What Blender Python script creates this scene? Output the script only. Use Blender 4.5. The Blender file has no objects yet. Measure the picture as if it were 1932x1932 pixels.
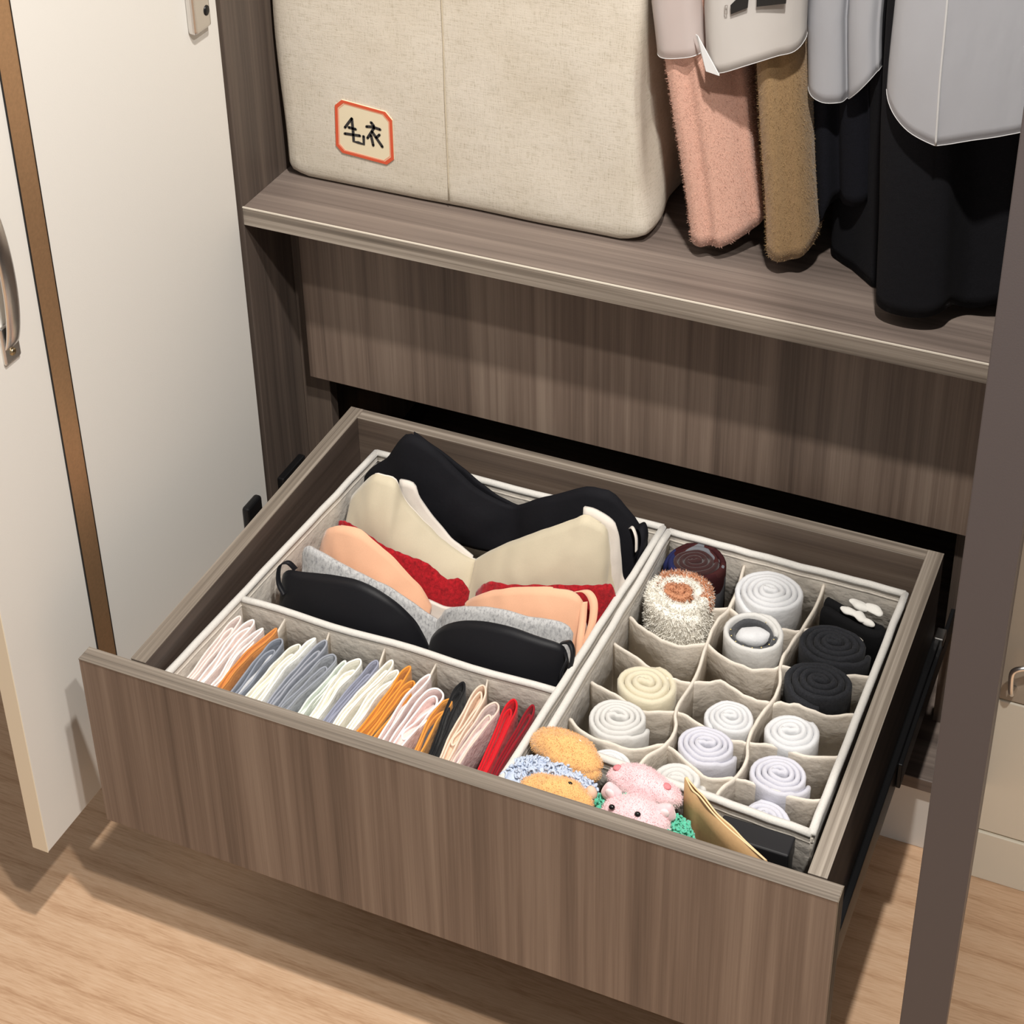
import bpy, bmesh, math, random
from mathutils import Vector, Matrix, noise

# ------------------------------------------------------------------ camera, world, lights
scene = bpy.context.scene
C = scene.collection
cam_d = bpy.data.cameras.new('camera'); cam = bpy.data.objects.new('camera', cam_d); C.objects.link(cam)
R0 = Vector((0.9186009, 0.39499474, -0.01230998)); R1 = Vector((0.18783087, -0.46380255, -0.86579834)); R2 = Vector((-0.34769519, 0.79301094, -0.50024165))
M = Matrix.Identity(4)
for i in range(3):
    M[i][0] = R0[i]; M[i][1] = -R1[i]; M[i][2] = -R2[i]
M[0][3], M[1][3], M[2][3] = 0.60409, -1.12507, 1.74044
cam.matrix_world = M
cam_d.sensor_width = 36; cam_d.lens = 36*3490.48/1932
cam_d.shift_x = -(993.956-966)/1932; cam_d.shift_y = (445.065-966)/1932
cam_d.clip_start = 0.02
scene.camera = cam
vs = scene.view_settings
vs.view_transform = 'Standard'; vs.look = 'None'; vs.gamma = 1; vs.use_curve_mapping = False; vs.exposure = 0.0

world = bpy.data.worlds.new('room_light'); scene.world = world; world.use_nodes = True
bg = world.node_tree.nodes['Background']; bg.inputs[0].default_value = (1.0, 0.965, 0.93, 1); bg.inputs[1].default_value = 0.33

def downlight(name, loc, energy, size, col=(1.0, .955, .895), aim=None):
    d = bpy.data.lights.new(name, 'AREA'); d.shape = 'DISK'; d.size = size; d.energy = energy; d.color = col
    o = bpy.data.objects.new(name, d); C.objects.link(o); o.location = loc
    if aim:
        o.rotation_euler = (Vector(aim)-Vector(loc)).to_track_quat('-Z', 'Y').to_euler()
    return o
downlight('ceiling_downlight', (.44, -.34, 2.52), 42, .07, aim=(.1, .25, .4))
downlight('ceiling_downlight', (.86, -.74, 2.52), 27, .07, aim=(.1, .1, .3))

# ------------------------------------------------------------------ helpers
def lin(c):
    return tuple(((v/255)/12.92 if v/255 <= .04045 else ((v/255+.055)/1.055)**2.4) for v in c)

class NT:
    def __init__(self, name):
        self.m = bpy.data.materials.new(name); self.m.use_nodes = True
        self.t = self.m.node_tree; self.b = self.t.nodes['Principled BSDF']
        self.out = self.t.nodes['Material Output']
    def n(self, typ, **kw):
        nd = self.t.nodes.new(typ)
        for k, v in kw.items():
            if k.startswith('_'): setattr(nd, k[1:], v)
            else: nd.inputs[k.replace('__', ' ')].default_value = v
        return nd
    def l(self, a, b): self.t.links.new(a, b)

def ramp(nt, fac, stops):
    r = nt.n('ShaderNodeValToRGB'); e = r.color_ramp.elements
    e[0].position, e[0].color = stops[0][0], (*stops[0][1], 1)
    e[1].position, e[1].color = stops[-1][0], (*stops[-1][1], 1)
    for p, c in stops[1:-1]:
        x = e.new(p); x.color = (*c, 1)
    nt.l(fac, r.inputs[0]); return r.outputs[0]

def coords(nt, scale, loc=(0, 0, 0)):
    tc = nt.n('ShaderNodeTexCoord'); mp = nt.n('ShaderNodeMapping')
    mp.inputs['Scale'].default_value = scale; mp.inputs['Location'].default_value = loc
    nt.l(tc.outputs['Object'], mp.inputs[0]); return mp.outputs[0]

def mixc(nt, a, b, fac, mode='MIX'):
    m = nt.n('ShaderNodeMix'); m.data_type = 'RGBA'; m.blend_type = mode
    if hasattr(fac, 'links') or hasattr(fac, 'is_linked'): nt.l(fac, m.inputs[0])
    else: m.inputs[0].default_value = fac
    for i, v in ((6, a), (7, b)):
        if isinstance(v, tuple): m.inputs[i].default_value = (*v, 1)
        else: nt.l(v, m.inputs[i])
    return m.outputs[2]

def wood(name, axis, dark, mid, light, fine=1.0, rough=.5, band=9, loc=(0, 0, 0)):
    nt = NT(name)
    def sc(along, across):
        s = [across]*3; s['xyz'.index(axis)] = along; return s
    f = nt.n('ShaderNodeTexNoise', Scale=1.0, Detail=5.0, Roughness=.65); nt.l(coords(nt, sc(1.2, 150*fine), loc), f.inputs['Vector'])
    g = nt.n('ShaderNodeTexNoise', Scale=1.0, Detail=3.0, Roughness=.6, Distortion=.25); nt.l(coords(nt, sc(.7, band*2.6), loc), g.inputs['Vector'])
    s = nt.n('ShaderNodeTexNoise', Scale=1.0, Detail=2.0); nt.l(coords(nt, sc(9, 700), loc), s.inputs['Vector'])
    m = nt.n('ShaderNodeMath', _operation='MULTIPLY_ADD'); nt.l(g.outputs[0], m.inputs[0]); m.inputs[1].default_value = .62
    k = nt.n('ShaderNodeMath', _operation='MULTIPLY'); nt.l(f.outputs[0], k.inputs[0]); k.inputs[1].default_value = .38
    nt.l(k.outputs[0], m.inputs[2])
    m2 = nt.n('ShaderNodeMath', _operation='MULTIPLY_ADD'); nt.l(s.outputs[0], m2.inputs[0]); m2.inputs[1].default_value = .14; nt.l(m.outputs[0], m2.inputs[2])
    col = ramp(nt, m2.outputs[0], [(.41, dark), (.56, mid), (.73, light)])
    nt.l(col, nt.b.inputs['Base Color']); nt.b.inputs['Roughness'].default_value = rough
    bp = nt.n('ShaderNodeBump', Strength=.12, Distance=.001); nt.l(f.outputs[0], bp.inputs['Height']); nt.l(bp.outputs[0], nt.b.inputs['Normal'])
    return nt.m

def plain(name, col, rough=.5, metal=0.0, bump=0, bscale=400, var=0, spec=None):
    nt = NT(name); nt.b.inputs['Base Color'].default_value = (*col, 1)
    nt.b.inputs['Roughness'].default_value = rough; nt.b.inputs['Metallic'].default_value = metal
    if spec is not None: nt.b.inputs['Specular IOR Level'].default_value = spec
    n = nt.n('ShaderNodeTexNoise', Scale=float(bscale), Detail=3.0); nt.l(coords(nt, (1, 1, 1)), n.inputs['Vector'])
    if bump:
        bp = nt.n('ShaderNodeBump', Strength=bump, Distance=.001); nt.l(n.outputs[0], bp.inputs['Height']); nt.l(bp.outputs[0], nt.b.inputs['Normal'])
    if var:
        c = ramp(nt, n.outputs[0], [(.3, tuple(v*(1-var) for v in col)), (.7, tuple(min(1, v*(1+var)) for v in col))])
        nt.l(c, nt.b.inputs['Base Color'])
    return nt.m

def cloth(name, col, var=.10, bump=.35, scale=900, wr=.25, sheen=.25, rough=.9, fleck=None, aniso=(1, 1, 1)):
    nt = NT(name)
    w = nt.n('ShaderNodeTexNoise', Scale=1.0, Detail=4.0, Roughness=.7); nt.l(coords(nt, tuple(scale*a for a in aniso)), w.inputs['Vector'])
    big = nt.n('ShaderNodeTexNoise', Scale=45.0, Detail=3.0); nt.l(coords(nt, (1, 1, 1)), big.inputs['Vector'])
    d = tuple(v*(1-var) for v in col); h = tuple(min(1, v*(1+var)) for v in col)
    c = ramp(nt, w.outputs[0], [(.3, fleck if fleck else d), (.5, col), (.7, h)])
    nt.l(c, nt.b.inputs['Base Color']); nt.b.inputs['Roughness'].default_value = rough
    nt.b.inputs['Sheen Weight'].default_value = sheen; nt.b.inputs['Specular IOR Level'].default_value = .2
    b1 = nt.n('ShaderNodeBump', Strength=bump, Distance=.0006); nt.l(w.outputs[0], b1.inputs['Height'])
    b2 = nt.n('ShaderNodeBump', Strength=wr, Distance=.006); nt.l(big.outputs[0], b2.inputs['Height']); nt.l(b1.outputs[0], b2.inputs['Normal'])
    nt.l(b2.outputs[0], nt.b.inputs['Normal'])
    return nt.m

def root(name, loc, label, cat, group=None):
    o = bpy.data.objects.new(name, None); C.objects.link(o); o.location = loc; o.empty_display_size = .05
    tag(o, label, cat, group); return o
def tag(o, label, cat, group=None):
    o['label'] = label; o['category'] = cat
    if group: o['group'] = group
    return o
def base_of(parent):
    v = Vector((0, 0, 0)); p = parent
    while p is not None:
        v += p.location; p = p.parent
    return v
def obj(name, verts, faces, mat, parent=None, smooth=True, label=None, loc=None):
    """verts in world coordinates; stored relative to the parent's base (or to loc when top-level)."""
    off = base_of(parent) if parent else Vector(loc or (0, 0, 0))
    me = bpy.data.meshes.new(name); me.from_pydata([Vector(v)-off for v in verts], [], faces); me.update()
    if smooth:
        for p in me.polygons: p.use_smooth = True
    mats = mat if isinstance(mat, (list, tuple)) else [mat]
    for m in mats: me.materials.append(m)
    o = bpy.data.objects.new(name, me); C.objects.link(o)
    if parent: o.parent = parent
    elif loc: o.location = loc
    if label: o['label'] = label
    return o
def normals(o):
    bm = bmesh.new(); bm.from_mesh(o.data); bmesh.ops.recalc_face_normals(bm, faces=bm.faces); bm.to_mesh(o.data); bm.free(); return o
def box(name, x0, x1, y0, y1, z0, z1, mat, parent=None, bev=.0012, seg=2, label=None, loc=None, corners=None):
    bm = bmesh.new()
    cs = corners or [(x0, y0, z0), (x1, y0, z0), (x1, y1, z0), (x0, y1, z0), (x0, y0, z1), (x1, y0, z1), (x1, y1, z1), (x0, y1, z1)]
    vs = [bm.verts.new(c) for c in cs]
    for f in ((0, 3, 2, 1), (4, 5, 6, 7), (0, 1, 5, 4), (1, 2, 6, 5), (2, 3, 7, 6), (3, 0, 4, 7)): bm.faces.new([vs[i] for i in f])
    bmesh.ops.recalc_face_normals(bm, faces=bm.faces)
    if bev: bmesh.ops.bevel(bm, geom=bm.edges[:], offset=bev, segments=seg, affect='EDGES', profile=.5)
    V = [v.co.copy() for v in bm.verts]; bm.verts.index_update(); F = [[v.index for v in f.verts] for f in bm.faces]; bm.free()
    return obj(name, V, F, mat, parent, smooth=False, label=label, loc=loc)

def catmull(pts, n, closed=False):
    P = [Vector(p) for p in pts]; N = len(P); out = []
    segs = N if closed else N-1
    for i in range(segs):
        if closed: a, b, c, d = P[i-1], P[i], P[(i+1) % N], P[(i+2) % N]
        else: a, b, c, d = P[max(i-1, 0)], P[i], P[i+1], P[min(i+2, N-1)]
        for k in range(n):
            t = k/n; out.append(.5*((2*b)+(c-a)*t+(2*a-5*b+4*c-d)*t*t+(3*b-a-3*c+d)*t**3))
    if not closed: out.append(P[-1])
    return out

def tube(name, path, r, mat, parent=None, closed=False, seg=8, label=None, loc=None):
    V, F = tube_geo(path, r, closed, seg); return obj(name, V, F, mat, parent, label=label, loc=loc)
def tube_geo(path, r, closed=False, seg=8, base=0):
    P = [Vector(p) for p in path]; n = len(P); V = []; F = []
    up = Vector((0, 0, 1))
    prev = None
    for i, p in enumerate(P):
        a = P[i-1] if (i > 0 or closed) else p; b = P[(i+1) % n] if (i < n-1 or closed) else p
        t = (b-a).normalized() if (b-a).length > 1e-9 else Vector((0, 1, 0))
        if prev is None:
            s = t.cross(up)
            if s.length < 1e-3: s = t.cross(Vector((1, 0, 0)))
        else: s = prev-t*prev.dot(t)
        s.normalize(); prev = s; u = s.cross(t)
        rr = r[i] if isinstance(r, (list, tuple)) else r
        for k in range(seg):
            an = 2*math.pi*k/seg; V.append(p+rr*(math.cos(an)*s+math.sin(an)*u))
    m = n if closed else n-1
    for i in range(m):
        for k in range(seg):
            a = i*seg+k; b = i*seg+(k+1) % seg; c = ((i+1) % n)*seg+(k+1) % seg; d = ((i+1) % n)*seg+k
            F.append([base+x for x in (a, b, c, d)])
    if not closed: F.append([base+k for k in range(seg)][::-1]); F.append([base+(n-1)*seg+k for k in range(seg)])
    return V, F

def wall_strip(path, ztop, zbot, t, base=0, hem=0.0, foot=None):
    """upright cloth strip along a plan path with a rounded upper edge. ztop: number or list."""
    P = [Vector((p[0], p[1])) for p in path]; n = len(P); V = []; F = []
    prof = [(-.5, None), (-.5-hem, -1.6), (-.5-hem, -.5), (-.3, -.12), (0, 0), (.3, -.12), (.5+hem, -.5), (.5+hem, -1.6), (.5, None)]
    m = len(prof)
    for i, p in enumerate(P):
        a = P[max(i-1, 0)]; b = P[min(i+1, n-1)]; tg = b-a
        tg = tg.normalized() if tg.length > 1e-9 else Vector((1, 0)); nn = Vector((-tg.y, tg.x))
        zt = ztop[i] if isinstance(ztop, (list, tuple)) else ztop
        for a_, b_ in prof:
            q = p+nn*(a_*t)
            if b_ is None and foot: q = Vector(foot(q.x, q.y))
            V.append(Vector((q.x, q.y, zbot if b_ is None else zt+b_*t)))
    for i in range(n-1):
        for k in range(m-1):
            F.append([base+i*m+k, base+(i+1)*m+k, base+(i+1)*m+k+1, base+i*m+k+1])
        F.append([base+i*m+m-1, base+(i+1)*m+m-1, base+(i+1)*m, base+i*m])
    F.append([base+k for k in range(m)]); F.append([base+(n-1)*m+k for k in range(m)][::-1])
    return V, F

def rounded_box(name, cen, half, r, n, mat, parent=None, disp=None, rot=None, label=None, loc=None, power=2):
    """superellipsoid-like soft box, n subdivisions per side; disp(v, normal) -> v"""
    V = []; F = []; idx = {}
    cen = Vector(cen); half = Vector(half)
    def vid(p):
        k = (round(p[0], 5), round(p[1], 5), round(p[2], 5))
        if k not in idx:
            q = Vector([p[i]*half[i] for i in range(3)])
            core = Vector([max(-(half[i]-r), min(half[i]-r, q[i])) if half[i] > r else 0 for i in range(3)])
            d = q-core; nn = d.normalized() if d.length > 1e-9 else Vector((0, 0, 1))
            w = core+nn*min(r, r) if d.length > 1e-9 else q
            if disp: w = disp(w, nn)
            if rot: w = rot @ w
            idx[k] = len(V); V.append(w+cen)
        return idx[k]
    for ax in range(3):
        for s in (-1, 1):
            for i in range(n):
                for j in range(n):
                    def pt(a, b):
                        p = [0, 0, 0]; p[ax] = s; p[(ax+1) % 3] = -1+2*a/n; p[(ax+2) % 3] = -1+2*b/n; return p
                    q = [vid(pt(i, j)), vid(pt(i+1, j)), vid(pt(i+1, j+1)), vid(pt(i, j+1))]
                    F.append(q if s > 0 else q[::-1])
    return obj(name, V, F, mat, parent, label=label, loc=loc)

def blob(name, cen, rad, mat, parent=None, rot=None, amp=.0, fs=60, sub=4, label=None, loc=None, shape=None):
    bm = bmesh.new(); bmesh.ops.create_icosphere(bm, subdivisions=sub, radius=1)
    V = []
    for v in bm.verts:
        q = v.co.copy()
        if shape: q = shape(q)
        w = Vector((q.x*rad[0], q.y*rad[1], q.z*rad[2]))
        if amp: w += v.co*amp*noise.noise((w+Vector(cen))*fs)
        if rot: w = rot @ w
        V.append(w+Vector(cen))
    F = [[v.index for v in f.verts] for f in bm.faces]; bm.free()
    return obj(name, V, F, mat, parent, label=label, loc=loc)

def fuzz(name, surf, count, length, width, mat, parent, seed=0, curl=.5, zmin=None, zmax=None, ymax=None):
    """short soft fibres over a mesh object, one joined mesh"""
    rnd = random.Random(seed); me = surf.data; off = base_of(surf.parent) if surf.parent else surf.location
    polys = [p for p in me.polygons if (zmin is None or (me.vertices[p.vertices[0]].co.z+off.z) > zmin) and (zmax is None or (me.vertices[p.vertices[0]].co.z+off.z) < zmax) and (ymax is None or (me.vertices[p.vertices[0]].co.y+off.y) < ymax)]
    cum = []; s = 0
    for p in polys: s += p.area; cum.append(s)
    import bisect
    V = []; F = []
    for _ in range(count):
        p = polys[min(len(polys)-1, bisect.bisect(cum, rnd.random()*s))]
        vs_ = [me.vertices[i].co for i in p.vertices]; a_, b_ = rnd.random(), rnd.random()
        if len(vs_) == 4: c = vs_[0].lerp(vs_[1], a_).lerp(vs_[3].lerp(vs_[2], a_), b_)+off
        else:
            if a_+b_ > 1: a_, b_ = 1-a_, 1-b_
            c = vs_[0]+(vs_[1]-vs_[0])*a_+(vs_[2]-vs_[0])*b_+off
        n = p.normal
        d = (n+Vector((rnd.uniform(-1, 1), rnd.uniform(-1, 1), rnd.uniform(-1, 1)))*curl).normalized()
        e = (d+Vector((rnd.uniform(-1, 1), rnd.uniform(-1, 1), rnd.uniform(-1, 1)))*curl).normalized()
        sd = d.cross(Vector((rnd.uniform(-1, 1), rnd.uniform(-1, 1), rnd.uniform(-1, 1))))
        sd = sd.normalized()*width if sd.length > 1e-6 else Vector((width, 0, 0))
        L = length*rnd.uniform(.6, 1.2); b = len(V); m1 = c+d*L*.55; m2 = m1+e*L*.5
        V += [c-sd-n*.0006, c+sd-n*.0006, m1-sd*.8, m1+sd*.8, m2]; F += [[b, b+1, b+3, b+2], [b+2, b+3, b+4]]
    o = obj(name, V, F, mat, parent); o['kind'] = 'stuff'; return o

# ------------------------------------------------------------------ materials
DK, MD, LT = lin((88, 74, 65)), lin((119, 102, 90)), lin((144, 127, 113))
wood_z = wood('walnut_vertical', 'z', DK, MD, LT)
wood_z_shaded = wood('walnut_vertical_shaded', 'z', lin((62, 54, 49)), lin((84, 73, 66)), lin((108, 95, 84)), loc=(3, 5, 1))  # same walnut as the fronts, interior shade mixed into the colour
wood_x = wood('walnut_lengthwise', 'x', lin((84, 74, 68)), lin((110, 98, 91)), lin((134, 121, 112)), fine=.8, band=14)
wood_y = wood('walnut_depthwise', 'y', lin((82, 70, 62)), lin((108, 94, 83)), lin((132, 117, 103)), fine=.8, band=14)
edge_x = wood('walnut_edge_lengthwise', 'x', lin((84, 76, 68)), lin((126, 116, 105)), lin((168, 158, 146)), fine=1.3, band=45)
edge_y = wood('walnut_edge_depthwise', 'y', lin((84, 76, 68)), lin((124, 114, 103)), lin((172, 162, 150)), fine=1.3, band=45)
edge_z = wood('walnut_edge_upright', 'z', lin((92, 82, 70)), lin((134, 121, 105)), lin((176, 163, 146)), fine=1.3, band=45)
m_inner = wood('drawer_inside', 'y', lin((60, 50, 44)), lin((78, 66, 59)), lin((94, 81, 72)), fine=.8)
m_white_door = plain('white_door_laminate', lin((224, 221, 215)), .5, bump=.10, bscale=900)
m_cream_edge = plain('cream_edge', lin((236, 224, 200)), .5)
m_bronze = plain('bronze_strip', lin((208, 168, 128)), .40, .8, bump=.05, bscale=300, var=.06)
m_taupe = plain('taupe_door', lin((82, 75, 75)), .55, bump=.06, bscale=700)
m_chrome = plain('chrome', (.78, .76, .74), .26, 1.0)
m_black = plain('black_metal', (.012, .012, .013), .35, .4)
m_plinth = plain('white_plinth', lin((226, 222, 216)), .45)
m_cream = plain('cream_cabinet', lin((236, 229, 212)), .5, bump=.05)
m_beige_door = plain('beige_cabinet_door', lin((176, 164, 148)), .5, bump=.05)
def translucent(m, fac):
    t = m.node_tree; b = t.nodes['Principled BSDF']; o = t.nodes['Material Output']; tl = t.nodes.new('ShaderNodeBsdfTranslucent'); mx = t.nodes.new('ShaderNodeMixShader')
    t.links.new(b.inputs['Base Color'].links[0].from_socket, tl.inputs[0]); mx.inputs[0].default_value = fac
    t.links.new(b.outputs[0], mx.inputs[1]); t.links.new(tl.outputs[0], mx.inputs[2]); t.links.new(mx.outputs[0], o.inputs[0]); return m
m_organ = cloth('organizer_linen', lin((226, 218, 206)), var=.07, scale=700, bump=.3, wr=.5)
m_organ2 = translucent(cloth('organizer_pocket_linen', lin((240, 231, 218)), var=.05, scale=700, bump=.3, wr=.45, sheen=0), .18)
m_rim = cloth('organizer_piping', lin((216, 213, 207)), var=.08, scale=700, bump=.3, wr=.3)
m_shelf_highlight = plain('painted_edge_highlight', lin((212, 204, 190)), .35)

def floor_mat():
    nt = NT('oak_floor')
    f = nt.n('ShaderNodeTexNoise', Scale=1.0, Detail=4.0, Roughness=.6, Distortion=.3); nt.l(coords(nt, (34, 420, 1)), f.inputs['Vector'])
    g = nt.n('ShaderNodeTexNoise', Scale=1.0, Detail=4.0, Roughness=.6, Distortion=.8); nt.l(coords(nt, (2.0, 22, 1), (2, 1, 0)), g.inputs['Vector'])
    w = nt.n('ShaderNodeTexWave', Scale=1.0, Distortion=7.0, Detail=2.0); w.bands_direction = 'Y'
    w.inputs['Detail Scale'].default_value = .5; nt.l(coords(nt, (1.0, 9, 1), (.3, .2, 0)), w.inputs['Vector'])
    pw = nt.n('ShaderNodeMath', _operation='POWER'); nt.l(w.outputs[1], pw.inputs[0]); pw.inputs[1].default_value = 6.0
    a = nt.n('ShaderNodeMath', _operation='MULTIPLY_ADD'); nt.l(f.outputs[0], a.inputs[0]); a.inputs[1].default_value = .62
    k = nt.n('ShaderNodeMath', _operation='MULTIPLY_ADD'); nt.l(g.outputs[0], k.inputs[0]); k.inputs[1].default_value = .38
    k2 = nt.n('ShaderNodeMath', _operation='MULTIPLY'); nt.l(pw.outputs[0], k2.inputs[0]); k2.inputs[1].default_value = -.10
    nt.l(k2.outputs[0], k.inputs[2]); nt.l(k.outputs[0], a.inputs[2])
    c = ramp(nt, a.outputs[0], [(.28, lin((184, 145, 112))), (.48, lin((209, 173, 140))), (.68, lin((221, 189, 158)))])
    nt.l(c, nt.b.inputs['Base Color']); nt.b.inputs['Roughness'].default_value = .42
    bp = nt.n('ShaderNodeBump', Strength=.08, Distance=.001); nt.l(f.outputs[0], bp.inputs['Height']); nt.l(bp.outputs[0], nt.b.inputs['Normal'])
    return nt.m

# ------------------------------------------------------------------ setting
fl = box('floor', -2.2, 2.6, -2.2, 1.2, -.03, 0, floor_mat(), bev=0); fl['kind'] = 'structure'
wb = box('wall_back', -2.2, 2.6, 1.06, 1.12, 0, 2.6, plain('wall_paint', lin((225, 218, 205)), .8)); wb['kind'] = 'structure'

# ------------------------------------------------------------------ wardrobe
YF = .4626                     # front edge of the carcass
XL, XR = -.452, .446           # inner faces of the sides
wr = root('wardrobe', (0, YF, 0), 'dark walnut wardrobe with two low drawers, the lower one pulled open', 'wardrobe')
sl = box('side_panel', XL-.018, XL, YF, 1.03, .10, 2.3, wood_z_shaded, wr)
sr = box('side_panel', XR, XR+.018, YF, 1.03, .10, 2.3, wood_z_shaded, wr)
box('back_panel', XL, XR, 1.03, 1.04, .10, 2.3, wood_z_shaded, wr)
box('top_panel', XL-.018, XR+.018, YF, 1.03, 2.3, 2.318, wood_x, wr)
box('bottom_panel', XL, XR, YF, 1.03, .100, .118, wood_x, wr)
box('plinth', XL-.018, XR+.018, YF+.008, YF+.026, 0, .098, m_plinth, wr, label='white plinth board under the wardrobe')
sh = box('shelf', XL, XR, YF+.0012, 1.03, .6759, .6992, wood_x, wr, bev=.0006)
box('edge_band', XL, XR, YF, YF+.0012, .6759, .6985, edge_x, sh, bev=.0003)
box('edge_highlight', XL, XR, YF-.0004, YF+.0014, .6983, .6998, m_shelf_highlight, sh, bev=0)  # thin pale strip, a painted highlight along the shelf's top front edge
box('stile', XL, -.4125, .560, .578, .118, .6759, wood_z_shaded, wr)
box('stile', .388, XR, .560, .578, .118, .6759, wood_z_shaded, wr)
# hanging rod
tube('hanging_rod', [(XL, .76, 1.72), (XR, .76, 1.72)], .0125, m_chrome, wr, seg=16)
# upper closed drawer
ud = box('drawer', -.345, .38, .559, .98, .475, .485, m_inner, wr, label='upper drawer, closed')
box('drawer_front', -.428, .441, .540, .558, .4192, .670, wood_z, ud, bev=.0008)
for x0, x1 in ((-.3487, -.3307), (.367, .385)): box('drawer_side', x0, x1, .5585, .98, .475, .62, m_inner, ud)
box('drawer_back', -.3307, .367, .962, .98, .485, .62, m_inner, ud)
# lower open drawer
od = box('drawer', -.331, .367, .02, .483, .252, .264, m_inner, wr, label='lower drawer pulled out and filled')
df = box('drawer_front', -.4, .4, .0006, .0195, .1834, .4165, wood_z, od, bev=.0006, label='walnut drawer front with vertical grain')
box('edge_band', -.4, .4, .0, .0198, .4165, .4175, edge_x, df, bev=.0003)
box('edge_band', .4, .4008, .0, .0198, .1834, .4175, edge_z, df, bev=.0002)
dl = box('drawer_side', -.3487, -.3310, .0198, .5014, .235, .4185, m_inner, od, bev=.0006)
box('edge_band', -.3487, -.3310, .0198, .5014, .4185, .4197, edge_y, dl, bev=.0003)
dr = box('drawer_side', .367, .385, .0198, .5014, .235, .4185, m_inner, od, bev=.0006)
box('edge_band', .367, .385, .0198, .5014, .4185, .4197, edge_y, dr, bev=.0003)
db = box('drawer_back', -.331, .367, .4834, .5014, .24, .4185, wood('drawer_back_wood', 'x', lin((80, 68, 60)), lin((104, 90, 79)), lin((124, 110, 98)), fine=.8, band=14), od, bev=.0006)
box('edge_band', -.331, .367, .4834, .5014, .4185, .4195, edge_x, db, bev=.0003)
# slides
for sx, xo in ((1, .385), (-1, -.3487)):
    a, b = sorted((xo, xo+sx*.0075)); box('slide_rail', a, b, .03, .5014, .258, .300, m_black, od, bev=.0008)
    a, b = sorted((xo+sx*.0078, xo+sx*.0125)); box('slide_rail', a, b, .30, .80, .262, .296, m_black, od, bev=.0008)
    a, b = sorted((xo+sx*.001, xo+sx*.008)); box('slide_lip', a, b, .02, .44, .292, .304, m_black, od, bev=.0012)
box('slide_catch', .3865, .3975, .492, .512, .288, .306, m_chrome, od, bev=.0015)

# doors
def make_door(name, label, mat, corners, z0, z1, edge_mat):
    (ax, ay), (bx, by), (cx, cy), (dx, dy) = corners
    cs = [(ax, ay, z0), (bx, by, z0), (cx, cy, z0), (dx, dy, z0), (ax, ay, z1), (bx, by, z1), (cx, cy, z1), (dx, dy, z1)]
    return box('door', 0, 0, 0, 0, 0, 0, mat, wr, bev=.001, corners=cs, label=label)
DX = -.456; D0, D1 = -.038, .458
ld = make_door('door', 'white left door standing open with bronze strip and chrome handle', m_white_door, [(DX-.02, D0+.001), (DX, D0+.001), (DX, D1), (DX-.02, D1)], .147, 2.28, None)
box('edge_band', DX-.0202, DX+.0002, D0, D0+.0012, .147, 2.28, m_cream_edge, ld, bev=.0003)
box('straightener_strip', DX-.003, DX+.0012, .0955, .1240, .20, 2.27, m_bronze, ld, bev=.0004, label='recessed bronze metal strip')
for y in (.0950, .1238): box('strip_edge', DX-.003, DX+.0018, y, y+.0008, .20, 2.27, m_black, ld, bev=0)
# chrome pull handle on the left door
def handle(parent, x, y, z0, z1, sx, mat=m_chrome):
    h = box('handle', min(x, x+sx*.004), max(x, x+sx*.004), y-.011, y+.013, z0, z0+.042, mat, parent, bev=.0018)
    box('handle_foot', min(x, x+sx*.004), max(x, x+sx*.004), y-.011, y+.013, z1-.042, z1, mat, h, bev=.0018)
    V = []; F = []; n = 32; q = 12
    zs = [z0+.014+(z1-z0-.028)*i/n for i in range(n+1)]
    for i, z in enumerate(zs):
        t = i/n; d = .001+.013*math.sin(math.pi*t)**.55; w = .0105
        for k in range(q):
            an = 2*math.pi*k/q; V.append((x+sx*(d+.0028*math.cos(an)), y+.001+w*math.sin(an), z))
    for i in range(n):
        for k in range(q): F.append([i*q+k, i*q+(k+1) % q, (i+1)*q+(k+1) % q, (i+1)*q+k])
    F += [list(range(q)), list(range(n*q, n*q+q))]
    normals(obj('handle_bar', V, F, mat, h))
    for zz in (z0+.010,):
        blob('screw', (x+sx*.0045, y+.001, zz), (.0018, .0042, .0042), plain('screw_brass', (.45, .36, .22), .3, 1), h, sub=2)
    return h
handle(ld, DX, .043, .746, .930, 1)
def hinge(z, mat):
    h = box('hinge', DX, DX+.011, .398, .431, z-.024, z+.024, mat, ld, bev=.004, seg=3, label='metal hinge on the door')
    blob('screw', (DX+.0112, .422, z-.003), (.0016, .0052, .0062), m_black, h, sub=2)
hinge(.966, m_chrome)
hinge(.281, m_black)
hp = box('hinge_plate', XL, XL+.010, .478, .535, .253, .296, m_black, wr, bev=.002)
for i in range(4): blob('screw', (XL+.0105, .487+.012*(i % 2)+.012*i*.5, .265+.012*(i//2)+.006), (.0014, .0026, .0026), m_chrome, hp, sub=2)
# right door, seen along its edge
rd_c = [(.4712, -.04), (.5098, -.04), (.4700, .452), (.4310, .452)]
rd = make_door('door', 'dark taupe right door standing open, seen edge-on', m_taupe, rd_c, .147, 2.28, None)

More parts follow.
